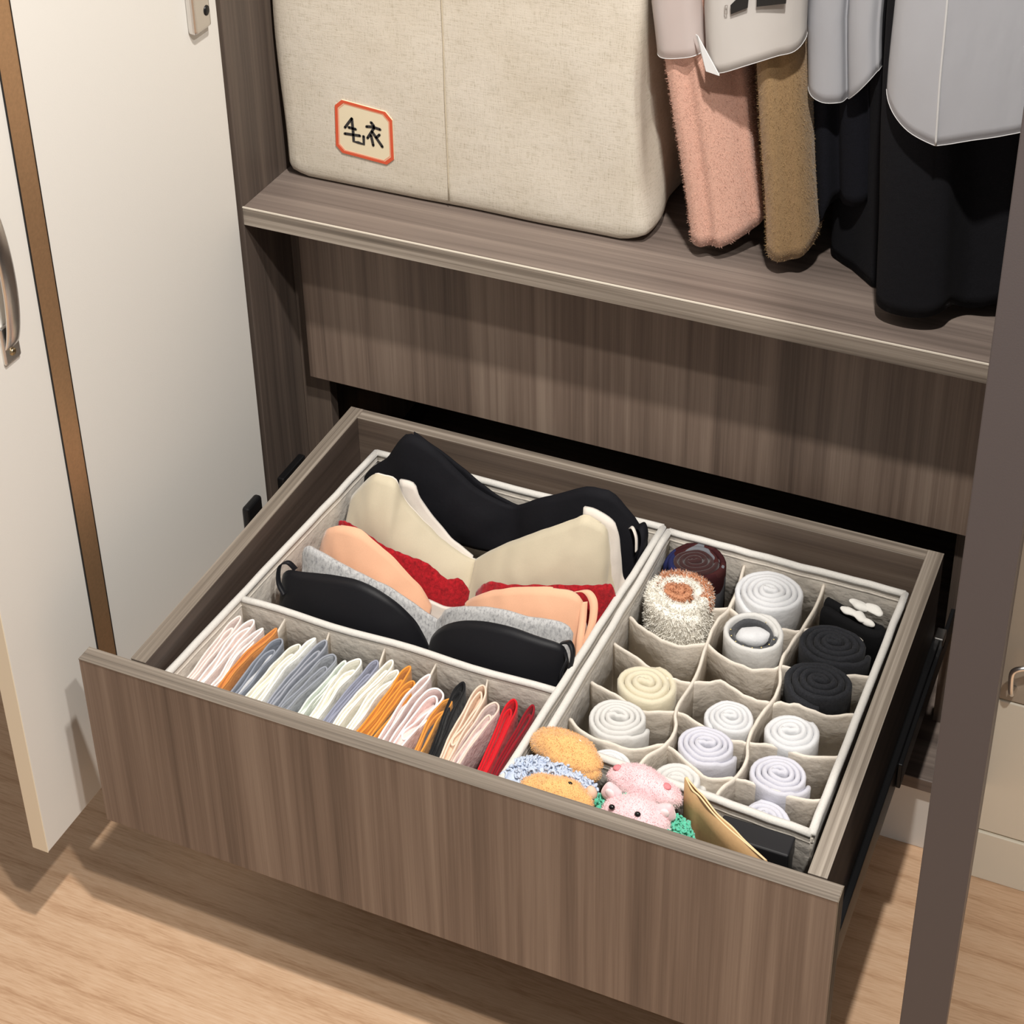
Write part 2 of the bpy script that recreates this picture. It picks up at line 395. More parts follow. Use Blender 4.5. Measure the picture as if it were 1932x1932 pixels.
# ------------------------------------------------------------------ neighbouring cream cabinet on the right
nc = root('cream_cabinet', (.9, YF, 0), 'cream cabinet standing right of the wardrobe behind the taupe door', 'cabinet')
box('plinth', .4655, 1.3, .452, .470, 0, .074, m_cream, nc)
box('body', .4655, 1.3, .474, 1.03, .074, 2.3, m_beige_door, nc)
box('lower_panel', .4655, 1.3, .454, .4735, .0765, .277, m_cream, nc, bev=.0015)
ud2 = box('door', .4655, .93, .454, .4735, .2795, 2.29, m_beige_door, nc, bev=.0015)
tube('handle', catmull([(.484, .454, .300), (.483, .438, .305), (.4815, .430, .325), (.482, .428, .345), (.492, .430, .352), (.506, .440, .349), (.512, .454, .345)], 6), .0032, m_chrome, ud2)

# ------------------------------------------------------------------ linen storage bag with its label
def linen():
    nt = NT('bag_linen')
    a = nt.n('ShaderNodeTexNoise', Scale=1.0, Detail=4.0, Roughness=.75); nt.l(coords(nt, (90, 90, 900)), a.inputs['Vector'])
    b = nt.n('ShaderNodeTexNoise', Scale=1.0, Detail=4.0, Roughness=.75); nt.l(coords(nt, (900, 900, 90)), b.inputs['Vector'])
    s = nt.n('ShaderNodeMath', _operation='ADD'); nt.l(a.outputs[0], s.inputs[0]); nt.l(b.outputs[0], s.inputs[1])
    c = ramp(nt, s.outputs[0], [(.60, lin((160, 148, 130))), (.86, lin((198, 190, 175))), (1.0, lin((212, 204, 191)))])
    g = nt.n('ShaderNodeTexNoise', Scale=10.0, Detail=3.0); nt.l(coords(nt, (1, 1, 1)), g.inputs['Vector'])
    c2 = ramp(nt, g.outputs[0], [(.3, (.90, .88, .84)), (.7, (1, 1, 1))])
    nt.l(mixc(nt, c, c2, 1.0, 'MULTIPLY'), nt.b.inputs['Base Color']); nt.b.inputs['Roughness'].default_value = .92; nt.b.inputs['Specular IOR Level'].default_value = .15
    b1 = nt.n('ShaderNodeBump', Strength=.5, Distance=.0006); nt.l(s.outputs[0], b1.inputs['Height'])
    b2 = nt.n('ShaderNodeBump', Strength=.35, Distance=.008); nt.l(g.outputs[0], b2.inputs['Height']); nt.l(b1.outputs[0], b2.inputs['Normal'])
    nt.l(b2.outputs[0], nt.b.inputs['Normal']); return nt.m
m_linen = linen()
BY = .549
bag = root('storage_bag', (-.217, .70, .6995), 'cream linen storage bag with a red-framed handwritten label on the shelf', 'storage bag')
def bag_disp(w, n):
    # local coords, half (.2285,.16,.25)
    u = w.x/.2285; v = w.z/.26
    w = w.copy()
    w.x -= .014*(v+1)*.5*max(0, u)          # right side leans in towards the top
    if n.y < -.3:
        edge = (1-u*u)
        w.y += .0035*noise.noise(Vector((w.x*9, w.z*9, 1.3)))*max(0, edge)*(0 if (-.17 < w.x < -.06 and w.z < -.08) else 1)
    if n.x > .3: w.x += .010*noise.noise(Vector((w.y*12, w.z*8, 4)))-.004*math.exp(-((w.z+.08)/.06)**2)
    if n.x < -.3: w.x += .004*noise.noise(Vector((w.y*10, w.z*8, 9)))
    # softly slumped lower front corners
    k = max(0, abs(u)-.88)/.12*max(0, -v-.80)/.20
    w.z += .010*k
    return w
bb = rounded_box('body', (-.217, BY+.16, .6995+.26), (.2285, .16, .26), .013, 44, m_linen, bag, disp=bag_disp)
tube('seam', [(-.2270, BY-.0003+.0004*math.sin(i), .710+.5*i/20) for i in range(21)], .0009, cloth('seam_thread', lin((190, 178, 155))), bag, seg=6)
# label: cream card, red frame, brush strokes
lab = [(-.3590, .8160), (-.3030, .8108), (-.2947, .8017), (-.2952, .7511), (-.3046, .7428), (-.3625, .7470), (-.3704, .7552), (-.3682, .8077)]
lc = (sum(p[0] for p in lab)/8, sum(p[1] for p in lab)/8)
def flat_ring(name, outer, inner, y, th, mat, parent):
    n = len(outer); V = []
    for ring in (outer, inner):
        V += [(x, y-th, z) for x, z in ring]
    for ring in (outer, inner):
        V += [(x, y, z) for x, z in ring]
    F = []
    for i in range(n):
        j = (i+1) % n
        F += [[i, j, n+j, n+i], [2*n+i, 3*n+i, 3*n+j, 2*n+j], [i, 2*n+i, 2*n+j, j], [n+i, n+j, 3*n+j, 3*n+i]]
    return normals(obj(name, V, F, mat, parent, smooth=False))
def scaled(s): return [(lc[0]+(x-lc[0])*s, lc[1]+(z-lc[1])*s) for x, z in lab]
m_card = plain('label_card', lin((222, 209, 180)), .8)
m_red = plain('label_red', lin((206, 84, 52)), .7)
m_redthin = plain('label_red_thin', lin((226, 150, 120)), .7)
m_ink = plain('label_ink', lin((44, 42, 42)), .7)
V = [(x, BY-.0016, z) for x, z in lab]+[(x, BY, z) for x, z in lab]
card = normals(obj('label_patch', V, [list(range(8)), list(range(15, 7, -1))]+[[i, 8+i, 8+(i+1) % 8, (i+1) % 8] for i in range(8)], m_card, bag, smooth=False, label='cream label patch'))
flat_ring('label_frame', lab, scaled(.905), BY-.0016, .0005, m_red, card)
flat_ring('label_frame_line', scaled(.885), scaled(.865), BY-.0016, .0003, m_redthin, card)
strokes = [[(-.347, .7945), (-.3566, .7813)], [(-.347, .7945), (-.3464, .7794), (-.3464, .7650), (-.3405, .7647), (-.3333, .7637), (-.3329, .7743)], [(-.3516, .7822), (-.3427, .7814)],
           [(-.3574, .7731), (-.3377, .7740)], [(-.322, .7941), (-.3185, .7897)], [(-.3282, .7876), (-.3205, .7884), (-.3107, .787)], [(-.3187, .7875), (-.3278, .773)],
           [(-.3231, .7771), (-.3209, .7647)], [(-.3213, .7821), (-.3162, .7749), (-.3091, .7651)], [(-.312, .7801), (-.3163, .7757)]]
for s in strokes:
    V = []; F = []; hw = .00165
    pts = [Vector((a, 0, b)) for a, b in s]
    if len(pts) > 2: pts = catmull(pts, 4) if len(pts) == 3 else pts
    for i, p in enumerate(pts):
        t = (pts[min(i+1, len(pts)-1)]-pts[max(i-1, 0)]).normalized(); nn = Vector((-t.z, 0, t.x))
        for q in (p-nn*hw, p+nn*hw):
            V += [(q.x, BY-.0022, q.z), (q.x, BY-.0016, q.z)]
    for i in range(len(pts)-1):
        a = i*4; F += [[a, a+2, a+6, a+4], [a+1, a+5, a+7, a+3], [a, a+4, a+5, a+1], [a+2, a+3, a+7, a+6]]
    for p in (pts[0], pts[-1]):
        b = len(V); k = 10
        V += [(p.x+hw*math.cos(2*math.pi*i/k), BY-.0022, p.z+hw*math.sin(2*math.pi*i/k)) for i in range(k)]
        F.append([b+i for i in range(k)])
    obj('brush_stroke', V, F, m_ink, card, smooth=False)

# ------------------------------------------------------------------ coats and their dust covers
def loft(name, pts, mat, parent, z_top, shift, thick=.003, nz=16, seg=5, top_pts=None, wav=.002, fs=20, squeeze=1.0, z_ref=1.0):
    """pts: closed plan outline (x, y, hem z). The section shifts in x with height and is pinched by squeeze at z_ref."""
    P = catmull([Vector(p) for p in pts], seg, True); n = len(P)
    cx = sum(p.x for p in P)/n; cy = sum(p.y for p in P)/n
    V = []; F = []
    for k in range(nz+1):
        t = k/nz
        for p in P:
            z = p.z+(z_top-p.z)*t**1.5
            h = min(1.0, (z-.70)/(z_ref-.70)); h = max(0, h)
            sq = 1+(squeeze-1)*min(1, h)
            x = cx+(p.x-cx)*sq+shift*h; y = p.y
            d = wav*noise.noise(Vector((x*fs, y*fs, z*fs*.35)))
            V.append((x+d, y+d, z))
    for k in range(nz):
        for i in range(n): F.append([k*n+i, k*n+(i+1) % n, (k+1)*n+(i+1) % n, (k+1)*n+i])
    F.append([nz*n+i for i in range(n)])
    o = normals(obj(name, V, F, mat, parent))
    s = o.modifiers.new('thickness', 'SOLIDIFY'); s.thickness = thick; s.offset = -1
    return o
def wool(name, c, var=.22, sheen=.3): return cloth(name, c, var=var, scale=800, bump=.9, wr=.12, sheen=sheen, rough=1)
m_pinkwool = wool('pink_wool', lin((202, 158, 140))); m_camel = wool('camel_wool', lin((150, 122, 86)))
m_blackwool = wool('black_wool', lin((20, 20, 24)), .3, 0); m_navy = wool('navy_black_wool', lin((18, 19, 26)), .3, 0)
pc = root('wool_coat', (.10, .70, .715), 'salmon pink wool coat hanging nearest to the linen bag', 'coat', 'coats hanging over the shelf')
pcb = loft('coat_body', [(.063, .62, .722), (.064, .570, .720), (.069, .550, .7178), (.080, .5435, .7178), (.090, .5500, .7190), (.103, .5475, .7205), (.119, .560, .7265), (.131, .576, .733), (.1405, .592, .741), (.132, .66, .742), (.122, .88, .74), (.075, .88, .72), (.066, .74, .72)], m_pinkwool, pc, 1.60, -.048)
fuzz('wool_nap', pcb, 14000, .0034, .00016, plain('pink_nap', lin((206, 164, 146)), .9), pc, 3, 1.1, zmax=1.0, ymax=.66)
cc = root('wool_coat', (.178, .70, .715), 'camel brown wool coat hanging right of the pink coat', 'coat', 'coats hanging over the shelf')
ccb = loft('coat_body', [(.148, .62, .728), (.148, .570, .726), (.155, .550, .7215), (.168, .543, .7195), (.181, .5490, .7220), (.194, .550, .728), (.205, .562, .741), (.2075, .585, .752), (.193, .66, .75), (.188, .88, .75), (.152, .88, .735)], m_camel, cc, 1.60, -.032, squeeze=.82)
fuzz('wool_nap', ccb, 12000, .0034, .00016, plain('camel_nap', lin((158, 130, 92)), .9), cc, 4, 1.1, zmax=1.0, ymax=.66)
kc = root('wool_coat', (.235, .70, .70), 'short black coat in front of a longer black one resting on the shelf, beside the camel coat', 'coat', 'coats hanging over the shelf')
loft('coat_body', [(.196, .66, .765), (.198, .592, .762), (.206, .574, .760), (.217, .572, .782), (.2255, .584, .788), (.233, .574, .787), (.246, .569, .789), (.2590, .574, .796), (.263, .600, .80), (.262, .86, .80), (.20, .86, .775)], m_navy, kc, 1.60, -.026, squeeze=.95)
loft('longer_coat', [(.206, .66, .703), (.207, .615, .703), (.222, .598, .703), (.238, .588, .702), (.254, .574, .7015), (.268, .562, .7012), (.2735, .575, .7015), (.274, .64, .703), (.272, .84, .703), (.21, .84, .703)], m_blackwool, kc, 1.50, -.015, squeeze=.9)  # a separate, longer black coat, parented to the shorter one
bc = root('wool_coat', (.34, .70, .715), 'largest black coat hanging at the right end of the shelf', 'coat', 'coats hanging over the shelf')
loft('coat_body', [(.279, .64, .73), (.280, .545, .728), (.283, .508, .722), (.293, .494, .7185), (.314, .489, .718), (.338, .491, .7205), (.354, .499, .727), (.361, .520, .725), (.372, .540, .712), (.392, .542, .718), (.412, .548, .728), (.428, .58, .73), (.432, .70, .73), (.430, .88, .73), (.285, .88, .73)], m_blackwool, bc, 1.60, -.018)

def cover_mat(name, c, tr):
    nt = NT(name); t = nt.t
    tb = nt.n('ShaderNodeBsdfTransparent'); mx = nt.n('ShaderNodeMixShader'); tl = nt.n('ShaderNodeBsdfTranslucent'); m2 = nt.n('ShaderNodeMixShader')
    nz = nt.n('ShaderNodeTexNoise', Scale=30.0, Detail=3.0); nt.l(coords(nt, (1, 1, .3)), nz.inputs['Vector'])
    bp = nt.n('ShaderNodeBump', Strength=.3, Distance=.006); nt.l(nz.outputs[0], bp.inputs['Height'])
    nt.b.inputs['Base Color'].default_value = (*c, 1); nt.b.inputs['Roughness'].default_value = .42; nt.l(bp.outputs[0], nt.b.inputs['Normal'])
    tl.inputs[0].default_value = (*c, 1); m2.inputs[0].default_value = .25; mx.inputs[0].default_value = tr
    nt.l(nt.b.outputs[0], m2.inputs[1]); nt.l(tl.outputs[0], m2.inputs[2]); nt.l(m2.outputs[0], mx.inputs[1]); nt.l(tb.outputs[0], mx.inputs[2]); nt.l(mx.outputs[0], nt.out.inputs[0])
    return nt.m
m_cov = cover_mat('frosted_cover', (.66, .67, .71), .28); m_covp = cover_mat('clear_pinkish_cover', (.72, .66, .64), .42)
m_covw = cover_mat('milky_cover', (.70, .67, .64), .16)
m_hem = plain('cover_hem', (.62, .62, .62), .4)
def cover(rt, pts, mat, shift, squeeze=1.0, wav=.0015, hem_r=.0004):
    b = loft('cover_sheet', pts, mat, rt, 1.62, shift, thick=.0006, squeeze=squeeze, wav=wav, fs=14)
    n = len(catmull([Vector(p) for p in pts], 5, True))
    tube('hem', [b.data.vertices[i].co+base_of(rt) for i in range(n)], hem_r, m_hem, rt, closed=True, seg=5)
    return b
# outlines are written for the hem, where height above .70 already shifts the section
def sh_(pts, shift, squeeze=1.0): return pts
c1 = root('garment_cover', (.06, .70, .94), 'translucent cover tinted pink over the salmon coat', 'garment cover', 'plastic dust covers on the coats')
cover(c1, [(.052, .62, .940), (.052, .560, .9385), (.062, .538, .9385), (.085, .534, .943), (.104, .540, .948), (.110, .575, .95), (.104, .66, .95), (.102, .89, .95), (.056, .89, .94)], m_covp, -.042)
c2 = root('garment_cover', (.14, .70, .94), 'milky white cover with black printed marks over the camel coat', 'garment cover', 'plastic dust covers on the coats')
cover(c2, [(.092, .60, .962), (.096, .555, .950), (.104, .533, .939), (.118, .524, .9385), (.150, .524, .953), (.178, .526, .966), (.196, .530, .973), (.204, .545, .984), (.196, .60, .99), (.190, .89, .99), (.120, .89, .96)], m_covw, -.026)
fl_ = box('cover_flap', 0, 0, 0, 0, 0, 0, m_hem, c2, bev=0, corners=[(.0836, .5235, .9385), (.0985, .522, .9365), (.0985, .5225, .9380), (.0836, .5240, .9395), (.0690, .530, .974), (.0725, .527, .974), (.0725, .5275, .975), (.0690, .5305, .975)], label='turned-up white cover corner')
m_mark = plain('printed_mark', (.01, .01, .01), .5)
for cs in ([(.1094, 1.0068), (.1262, 1.0165), (.1272, 1.040), (.1085, 1.0165)], [(.1354, 1.0190), (.1648, 1.0270), (.1650, 1.045), (.1350, 1.040)], [(.1028, 1.0055), (.1056, 1.0060), (.1053, 1.0160), (.1026, 1.0155)]):
    V = [(x-.001, .5195, z) for x, z in cs]+[(x-.001, .5208, z) for x, z in cs]
    if cs[0][0] == .1028:
        flat_ring('printed_mark', [(x-.001, z) for x, z in cs], [(.1042-.001+(x-.1042)*.6, 1.011+(z-1.011)*.85) for x, z in cs], .5205, .0006, plain('printed_outline', (.25, .22, .2), .5), c2)
    else: normals(obj('printed_mark', V, [[0, 1, 2, 3], [7, 6, 5, 4], [0, 4, 5, 1], [1, 5, 6, 2], [2, 6, 7, 3], [3, 7, 4, 0]], m_mark, c2, smooth=False))
c3 = root('garment_cover', (.21, .72, .92), 'smoky grey translucent cover with a curled split edge over the shorter black coat', 'garment cover', 'plastic dust covers on the coats')
cover(c3, [(.196, .66, .93), (.1975, .580, .925), (.203, .556, .917), (.218, .549, .9125), (.236, .553, .9140), (.240, .566, .914), (.246, .554, .920), (.260, .547, .936), (.2735, .552, .953), (.278, .590, .958), (.277, .885, .96), (.20, .885, .94)], m_cov, -.026)
c4 = root('garment_cover', (.345, .70, .93), 'large blue-grey translucent cover over the largest black coat', 'garment cover', 'plastic dust covers on the coats')
cover(c4, [(.279, .64, .972), (.280, .530, .970), (.2835, .496, .964), (.294, .480, .950), (.312, .472, .936), (.336, .468, .9285), (.346, .469, .9290), (.372, .475, .936), (.400, .482, .943), (.425, .492, .951), (.438, .53, .955), (.440, .66, .955), (.438, .90, .955), (.283, .90, .97)], m_cov, -.009)
tube('cover_crease', catmull([(.3330, .4662, .929), (.3315, .4664, .965), (.3302, .4668, 1.0), (.3295, .4672, 1.05), (.328, .468, 1.12)], 5), .0012, m_hem, c4)

# ------------------------------------------------------------------ organizers
RIM = .387; ZB = .2645
def lerp(a, b, t): return a+(b-a)*t
def organizer(rt, BL, BR, FR, FL, seed):
    rnd = random.Random(seed)
    def edge(a, b, n=14, amp=.0012):
        return [(lerp(a[0], b[0], i/n)+amp*noise.noise(Vector((i*.7, seed, a[0]*9))), lerp(a[1], b[1], i/n)+amp*noise.noise(Vector((i*.7, seed+5, a[1]*9)))) for i in range(n+1)]
    for a, b in ((BL, BR), (BR, FR), (FR, FL), (FL, BL)):
        path = edge(a, b)
        zt = [RIM+.0012*noise.noise(Vector((p[0]*20, p[1]*20, seed))) for p in path]
        V, F = wall_strip(path, zt, ZB, .004); w = normals(obj('wall', V, F, m_organ, rt))
        tube('piping', [(p[0], p[1], z+.0005) for p, z in zip(path, zt)], .0042, m_rim, w, seg=8)
        V, F = tube_geo([(p[0], p[1], z-.0095) for p, z in zip(path, zt)], .0028, False, 6); obj('stitching', V, F, m_organ, w)
    V = [(*BL, ZB), (*BR, ZB), (*FR, ZB), (*FL, ZB), (*BL, ZB+.003), (*BR, ZB+.003), (*FR, ZB+.003), (*FL, ZB+.003)]
    normals(obj('base', V, [[0, 1, 2, 3], [7, 6, 5, 4], [0, 4, 5, 1], [1, 5, 6, 2], [2, 6, 7, 3], [3, 7, 4, 0]], m_organ, rt, smooth=False))
lo = root('lingerie_organizer', (-.12, .25, ZB), 'off-white fabric organizer holding bras and folded underwear, left half of drawer', 'organizer')
LBL, LBR, LFR, LFL = (-.298, .4665), (.0725, .4645), (.0565, .034), (-.324, .034)
organizer(lo, LBL, LBR, LFR, LFL, 1)
dv = [(lerp(-.3165, .0585, i/16), .1755+.0015*math.sin(i*.9), 0) for i in range(17)]
V, F = wall_strip(dv, .384, ZB, .005); d_ = normals(obj('divider', V, F, m_organ, lo))
tube('piping', [(p[0], p[1], .3845) for p in dv], .0040, m_rim, d_)
for x in (-.2609, -.2008, -.1388, -.0759, -.015):
    path = [(x+.003*math.sin(i*1.3+x*40), .172-.135*i/8) for i in range(9)]
    V, F = wall_strip(path, [.378-.022*min(1, i/2) for i in range(9)], ZB, .0022); normals(obj('pocket_divider', V, F, m_organ2, lo))

so = root('sock_organizer', (.215, .28, ZB), 'off-white fabric organizer with three columns of rolled socks, right half of drawer', 'organizer')
SBL, SBR, SFR, SFL = (.0812, .4600), (.3550, .4572), (.3520, .0925), (.0745, .1110)
organizer(so, SBL, SBR, SFR, SFL, 2)
def smooth2(pts, n=6): return [(p.x, p.y) for p in catmull([Vector((a, b, 0)) for a, b in pts], n)]
A = [(.1728, .457), (.1775, .420), (.1788, .3845), (.1735, .352), (.1744, .3212), (.1795, .268), (.1770, .2140), (.1845, .190), (.1840, .1668), (.1700, .135), (.1680, .106)]
B = [(.2651, .4565), (.2660, .420), (.2626, .3808), (.2570, .350), (.2563, .3187), (.2640, .290), (.2639, .2624), (.258, .230), (.2577, .2006), (.264, .175), (.2603, .1491), (.252, .125), (.2500, .098)]
for pts in (A, B):
    pth = smooth2(pts); n = len(pth)
    V, F = wall_strip(pth, [.3715+.003*noise.noise(Vector((i*.35, 3, pts[0][0]*9))) for i in range(n)], ZB+.002, .0028, hem=.12); normals(obj('long_divider', V, F, m_organ2, so))
rows = [[((.084, .392), (.105, .372), (.140, .368), (.1788, .3845)), ((.1788, .3845), (.205, .372), (.235, .371), (.2626, .3808)), ((.2626, .3808), (.290, .394), (.320, .391), (.3545, .4021))],
        [((.083, .330), (.103, .318), (.140, .306), (.1744, .3212)), ((.1744, .3212), (.205, .305), (.235, .303), (.2563, .3187)), ((.2563, .3187), (.285, .325), (.320, .329), (.3535, .343))],
        [((.082, .285), (.112, .272), (.150, .256), (.1788, .258)), ((.1788, .258), (.205, .272), (.238, .262), (.2639, .2624)), ((.2639, .2624), (.285, .270), (.320, .268), (.3530, .2821))],
        [((.081, .220), (.110, .212), (.150, .202), (.1770, .2140)), ((.1770, .2140), (.205, .207), (.235, .197), (.2577, .2006)), ((.2577, .2006), (.285, .206), (.320, .206), (.3525, .2184))],
        [((.080, .162), (.105, .150), (.150, .1465), (.1840, .1668)), ((.1840, .1668), (.205, .155), (.235, .140), (.2603, .1491)), ((.2603, .1491), (.285, .151), (.320, .148), (.3520, .1573))]]
for r_, row in enumerate(rows):
    for c_, pts in enumerate(row):
        pth = smooth2(pts, 6)
        zt = [.3685+.0035*noise.noise(Vector((i*.4, r_*3.1, c_*2.2))) for i in range(len(pth))]
        V, F = wall_strip(pth, zt, ZB+.002, .0026, hem=.14)
        w = normals(obj('pocket_divider', V, F, m_organ2, so))

# ------------------------------------------------------------------ rolled socks
m_whites = [cloth('white_sock_cotton', lin((212, 211, 208)), var=.04, scale=1100, wr=.3), cloth('bright_white_sock', lin((214, 215, 217)), var=.04, scale=1100, wr=.3), cloth('lilac_white_sock', lin((206, 206, 216)), var=.05, scale=1100, wr=.3), cloth('cream_sock', lin((216, 208, 184)), var=.05, scale=1100, wr=.3)]
m_char = cloth('charcoal_sock', lin((40, 41, 45)), var=.35, scale=500, wr=.3, sheen=.05)
m_blk = cloth('black_sock', lin((17, 17, 19)), var=.3, scale=800, wr=.3, sheen=0)
def spiral(cx, cy, zt, R, ex, ang, turns, r0=.005, H=None, seed=0, dome=.006, tail=0.0, tiltx=0, tilty=0):
    rnd = random.Random(seed); n = int(26*turns)
    t = (R-r0)/turns; P = []; Z = []
    ph = rnd.uniform(0, 6.28); ph2 = rnd.uniform(0, 6.28); co, si = math.cos(ang), math.sin(ang)
    def add(x, y, rr):
        X = cx+co*x-si*y; Y = cy+si*x+co*y
        P.append((X, Y)); Z.append(zt+dome*(1-(rr/R)**2)-dome*.5+.0016*noise.noise(Vector((X*70, Y*70, seed)))+tiltx*(X-cx)+tilty*(Y-cy))
    for i in range(5): add(-(r0*1.6)+i*r0*.5*1.0, (-r0*.15 if i % 2 else r0*.1), 0)   # folded core
    for i in range(n+1):
        th = 2*math.pi*turns*i/n; rr = r0+(R-t*.5-r0)*i/n
        w = 1+.040*math.sin(2*th+ph)*(1-.6*i/n)+.024*math.sin(3*th+ph2)*(1-.4*i/n)
        add(rr*w*math.cos(th)*ex, rr*w*math.sin(th), rr)
    for i in range(1, 8):      # loose end wrapping on
        th = 2*math.pi*(turns+i/40); rr = (R-t*.5)*(1+.002*i)
        add(rr*math.cos(th)*ex, rr*math.sin(th), R); Z[-1] -= .0012*i
    return P, Z, t
def sock(name, label, mat, cx, cy, zt, R, ex=1.0, ang=0, turns=3, group='rolled socks in the pocket organizer', **kw):
    P, Z, t = spiral(cx, cy, zt, R, ex, ang, turns*1.2, **kw)
    V, F = wall_strip(P, Z, ZB+.004, t*.86)
    o = normals(obj(name, V, F, mat, None, loc=(cx, cy, ZB+.004))); tag(o, label, 'socks', group); return o
W0, W1, W2, CR = m_whites
# column beside the bras
def patch_mat():
    nt = NT('patterned_sock')
    v = nt.n('ShaderNodeTexNoise', Scale=26.0, Detail=1.0); nt.l(coords(nt, (1, 1, .8), (.02, .11, .07)), v.inputs['Vector'])
    r = nt.n('ShaderNodeValToRGB'); r.color_ramp.interpolation = 'CONSTANT'; e = r.color_ramp.elements
    e[0].position = 0; e[0].color = (*lin((40, 44, 82)), 1); e[1].position = .40; e[1].color = (*lin((58, 30, 32)), 1)
    for p, c in ((.53, (66, 36, 36)), (.56, (112, 114, 120))): x = e.new(p); x.color = (*lin(c), 1)
    nt.l(v.outputs[0], r.inputs[0])
    s = nt.n('ShaderNodeTexVoronoi', Scale=120.0); nt.l(coords(nt, (1, 1, 1)), s.inputs['Vector'])
    dots = ramp(nt, s.outputs['Distance'], [(.10, (1, 1, 1)), (.14, (0, 0, 0))])
    nt.l(mixc(nt, r.outputs[0], mixc(nt, r.outputs[0], (.6, .6, .65), .0), dots), nt.b.inputs['Base Color']); nt.b.inputs['Roughness'].default_value = 1; nt.b.inputs['Specular IOR Level'].default_value = .05
    return nt.m
m_patch = patch_mat(); m_maroon = cloth('maroon_sock', lin((58, 34, 34)), var=.2)
dk = root('patterned_sock', (.1245, .430, ZB+.004), 'dark maroon, grey and navy patterned rolled sock in the back corner pocket', 'socks', 'rolled socks in the pocket organizer')
P, Z, t = spiral(.1245, .428, .384, .036, 1.08, .3, 1.3, r0=.021, seed=3, dome=.002)
V, F = wall_strip(P[5:], Z[5:], ZB+.004, .0075); normals(obj('outer_cuff', V, F, m_patch, dk))
P, Z, t = spiral(.1235, .4285, .3835, .024, 1.2, .5, 3.0, seed=8, dome=.003)
V, F = wall_strip(P, Z, ZB+.02, t*.93); normals(obj('inner_roll', V, F, m_maroon, dk, label='maroon inner roll'))
fs = root('fluffy_sock', (.128, .365, ZB+.004), 'fluffy white rolled sock with a tan swirl', 'socks', 'rolled socks in the pocket organizer')
m_fluff = plain('white_fleece', lin((238, 234, 224)), .95); m_tan = plain('tan_fleece', lin((196, 138, 104)), .95)
P, Z, t = spiral(.1285, .3655, .391, .040, 1.0, .2, 1.7, r0=.018, seed=4, dome=.004)
V, F = wall_strip(P[5:], Z[5:], ZB+.004, t*.85); fo = normals(obj('outer_roll', V, F, m_fluff, fs))
P2, Z2, t2 = spiral(.1215, .368, .390, .020, 1.25, -.4, 1.6, seed=14, dome=.002)
V, F = wall_strip(P2, Z2, ZB+.03, t2*.9); fi = normals(obj('tan_swirl', V, F, m_tan, fs, label='tan swirl in the middle'))
fuzz('fleece', fo, 42000, .0050, .00042, m_fluff, fs, 5, 1.3)
fuzz('tan_fleece', fi, 4500, .0045, .00042, m_tan, fs, 6, 1.3, zmin=.37)
fuzz('tan_fleece', normals(obj('tan_patch', *wall_strip(P[30:42], [z+.0015 for z in Z[30:42]], .372, t*.9), m_tan, fs)), 2500, .0048, .00042, m_tan, fs, 7, 1.3, zmin=.372)
sock('rolled_sock', 'cream yellow rolled sock beside the organizer left wall', CR, .1345, .2375, .372, .0315, 1.14, -.12, 2.7, seed=21)
sock('rolled_sock', 'white rolled sock with open ruffled middle, in front of the cream one', W0, .1275, .1765, .376, .0295, 1.12, .1, 3.2, r0=.007, seed=22, tail=.012)
sock('rolled_sock', 'white rolled sock half hidden behind the orange plush', W1, .137, .127, .362, .0220, 1.2, 0, 2.2, seed=23)
# middle column
sock('rolled_sock', 'large bright white rolled sock in the middle back pocket', W1, .2155, .4150, .381, .0370, 1.08, -.15, 3.8, seed=31)
ns = root('novelty_sock', (.217, .345, ZB+.004), 'white rolled sock with a dark grey dotted lining showing', 'socks', 'rolled socks in the pocket organizer')
P, Z, t = spiral(.2168, .3462, .380, .0345, 1.02, .3, 1.15, r0=.026, seed=33, dome=0)
V, F = wall_strip(P[5:], Z[5:], ZB+.004, .0055); normals(obj('outer_roll', V, F, W0, ns))
P, Z, t = spiral(.2168, .3465, .376, .0265, 1.03, .1, 1.0, r0=.020, seed=34, dome=0)
V, F = wall_strip(P[5:], Z[5:], ZB+.01, .006); normals(obj('dark_lining', V, F, cloth('grey_lining', lin((72, 73, 76)), var=.3), ns))
def disc_puff(name, cx, cy, z, rx, ry, h, mat, par, ang=0):
    return blob(name, (cx, cy, z), (rx, ry, h), mat, par, rot=Matrix.Rotation(ang, 3, 'Z'), amp=.003, fs=90, sub=3)
disc_puff('white_toe', .2175, .3465, .371, .019, .012, .010, W1, ns, .5)
disc_puff('dark_fill', .2168, .3462, .362, .0235, .0235, .006, m_char, ns)
m_dot = plain('yellow_dot', lin((226, 206, 140)), .8)
for k in range(11):
    a = 3.3+k*.42
    blob('dot', (.2168+.0238*math.cos(a), .3465+.0232*math.sin(a), .3762), (.0009, .0009, .0006), m_dot, ns, sub=1)
sock('rolled_sock', 'small white rolled sock deep in the middle column pocket', W1, .2300, .2290, .367, .0265, 1.05, .2, 3.0, seed=35, tail=.014)
sock('rolled_sock', 'lilac white rolled sock bulging out of its pocket, centre of the middle column', W2, .2220, .1765, .3755, .0280, 1.12, .1, 3.2, r0=.006, seed=36, tail=.01)
sock('rolled_sock', 'white rolled sock behind the pink plush roll', W0, .2080, .1290, .366, .0265, 1.1, .2, 2.4, seed=37)
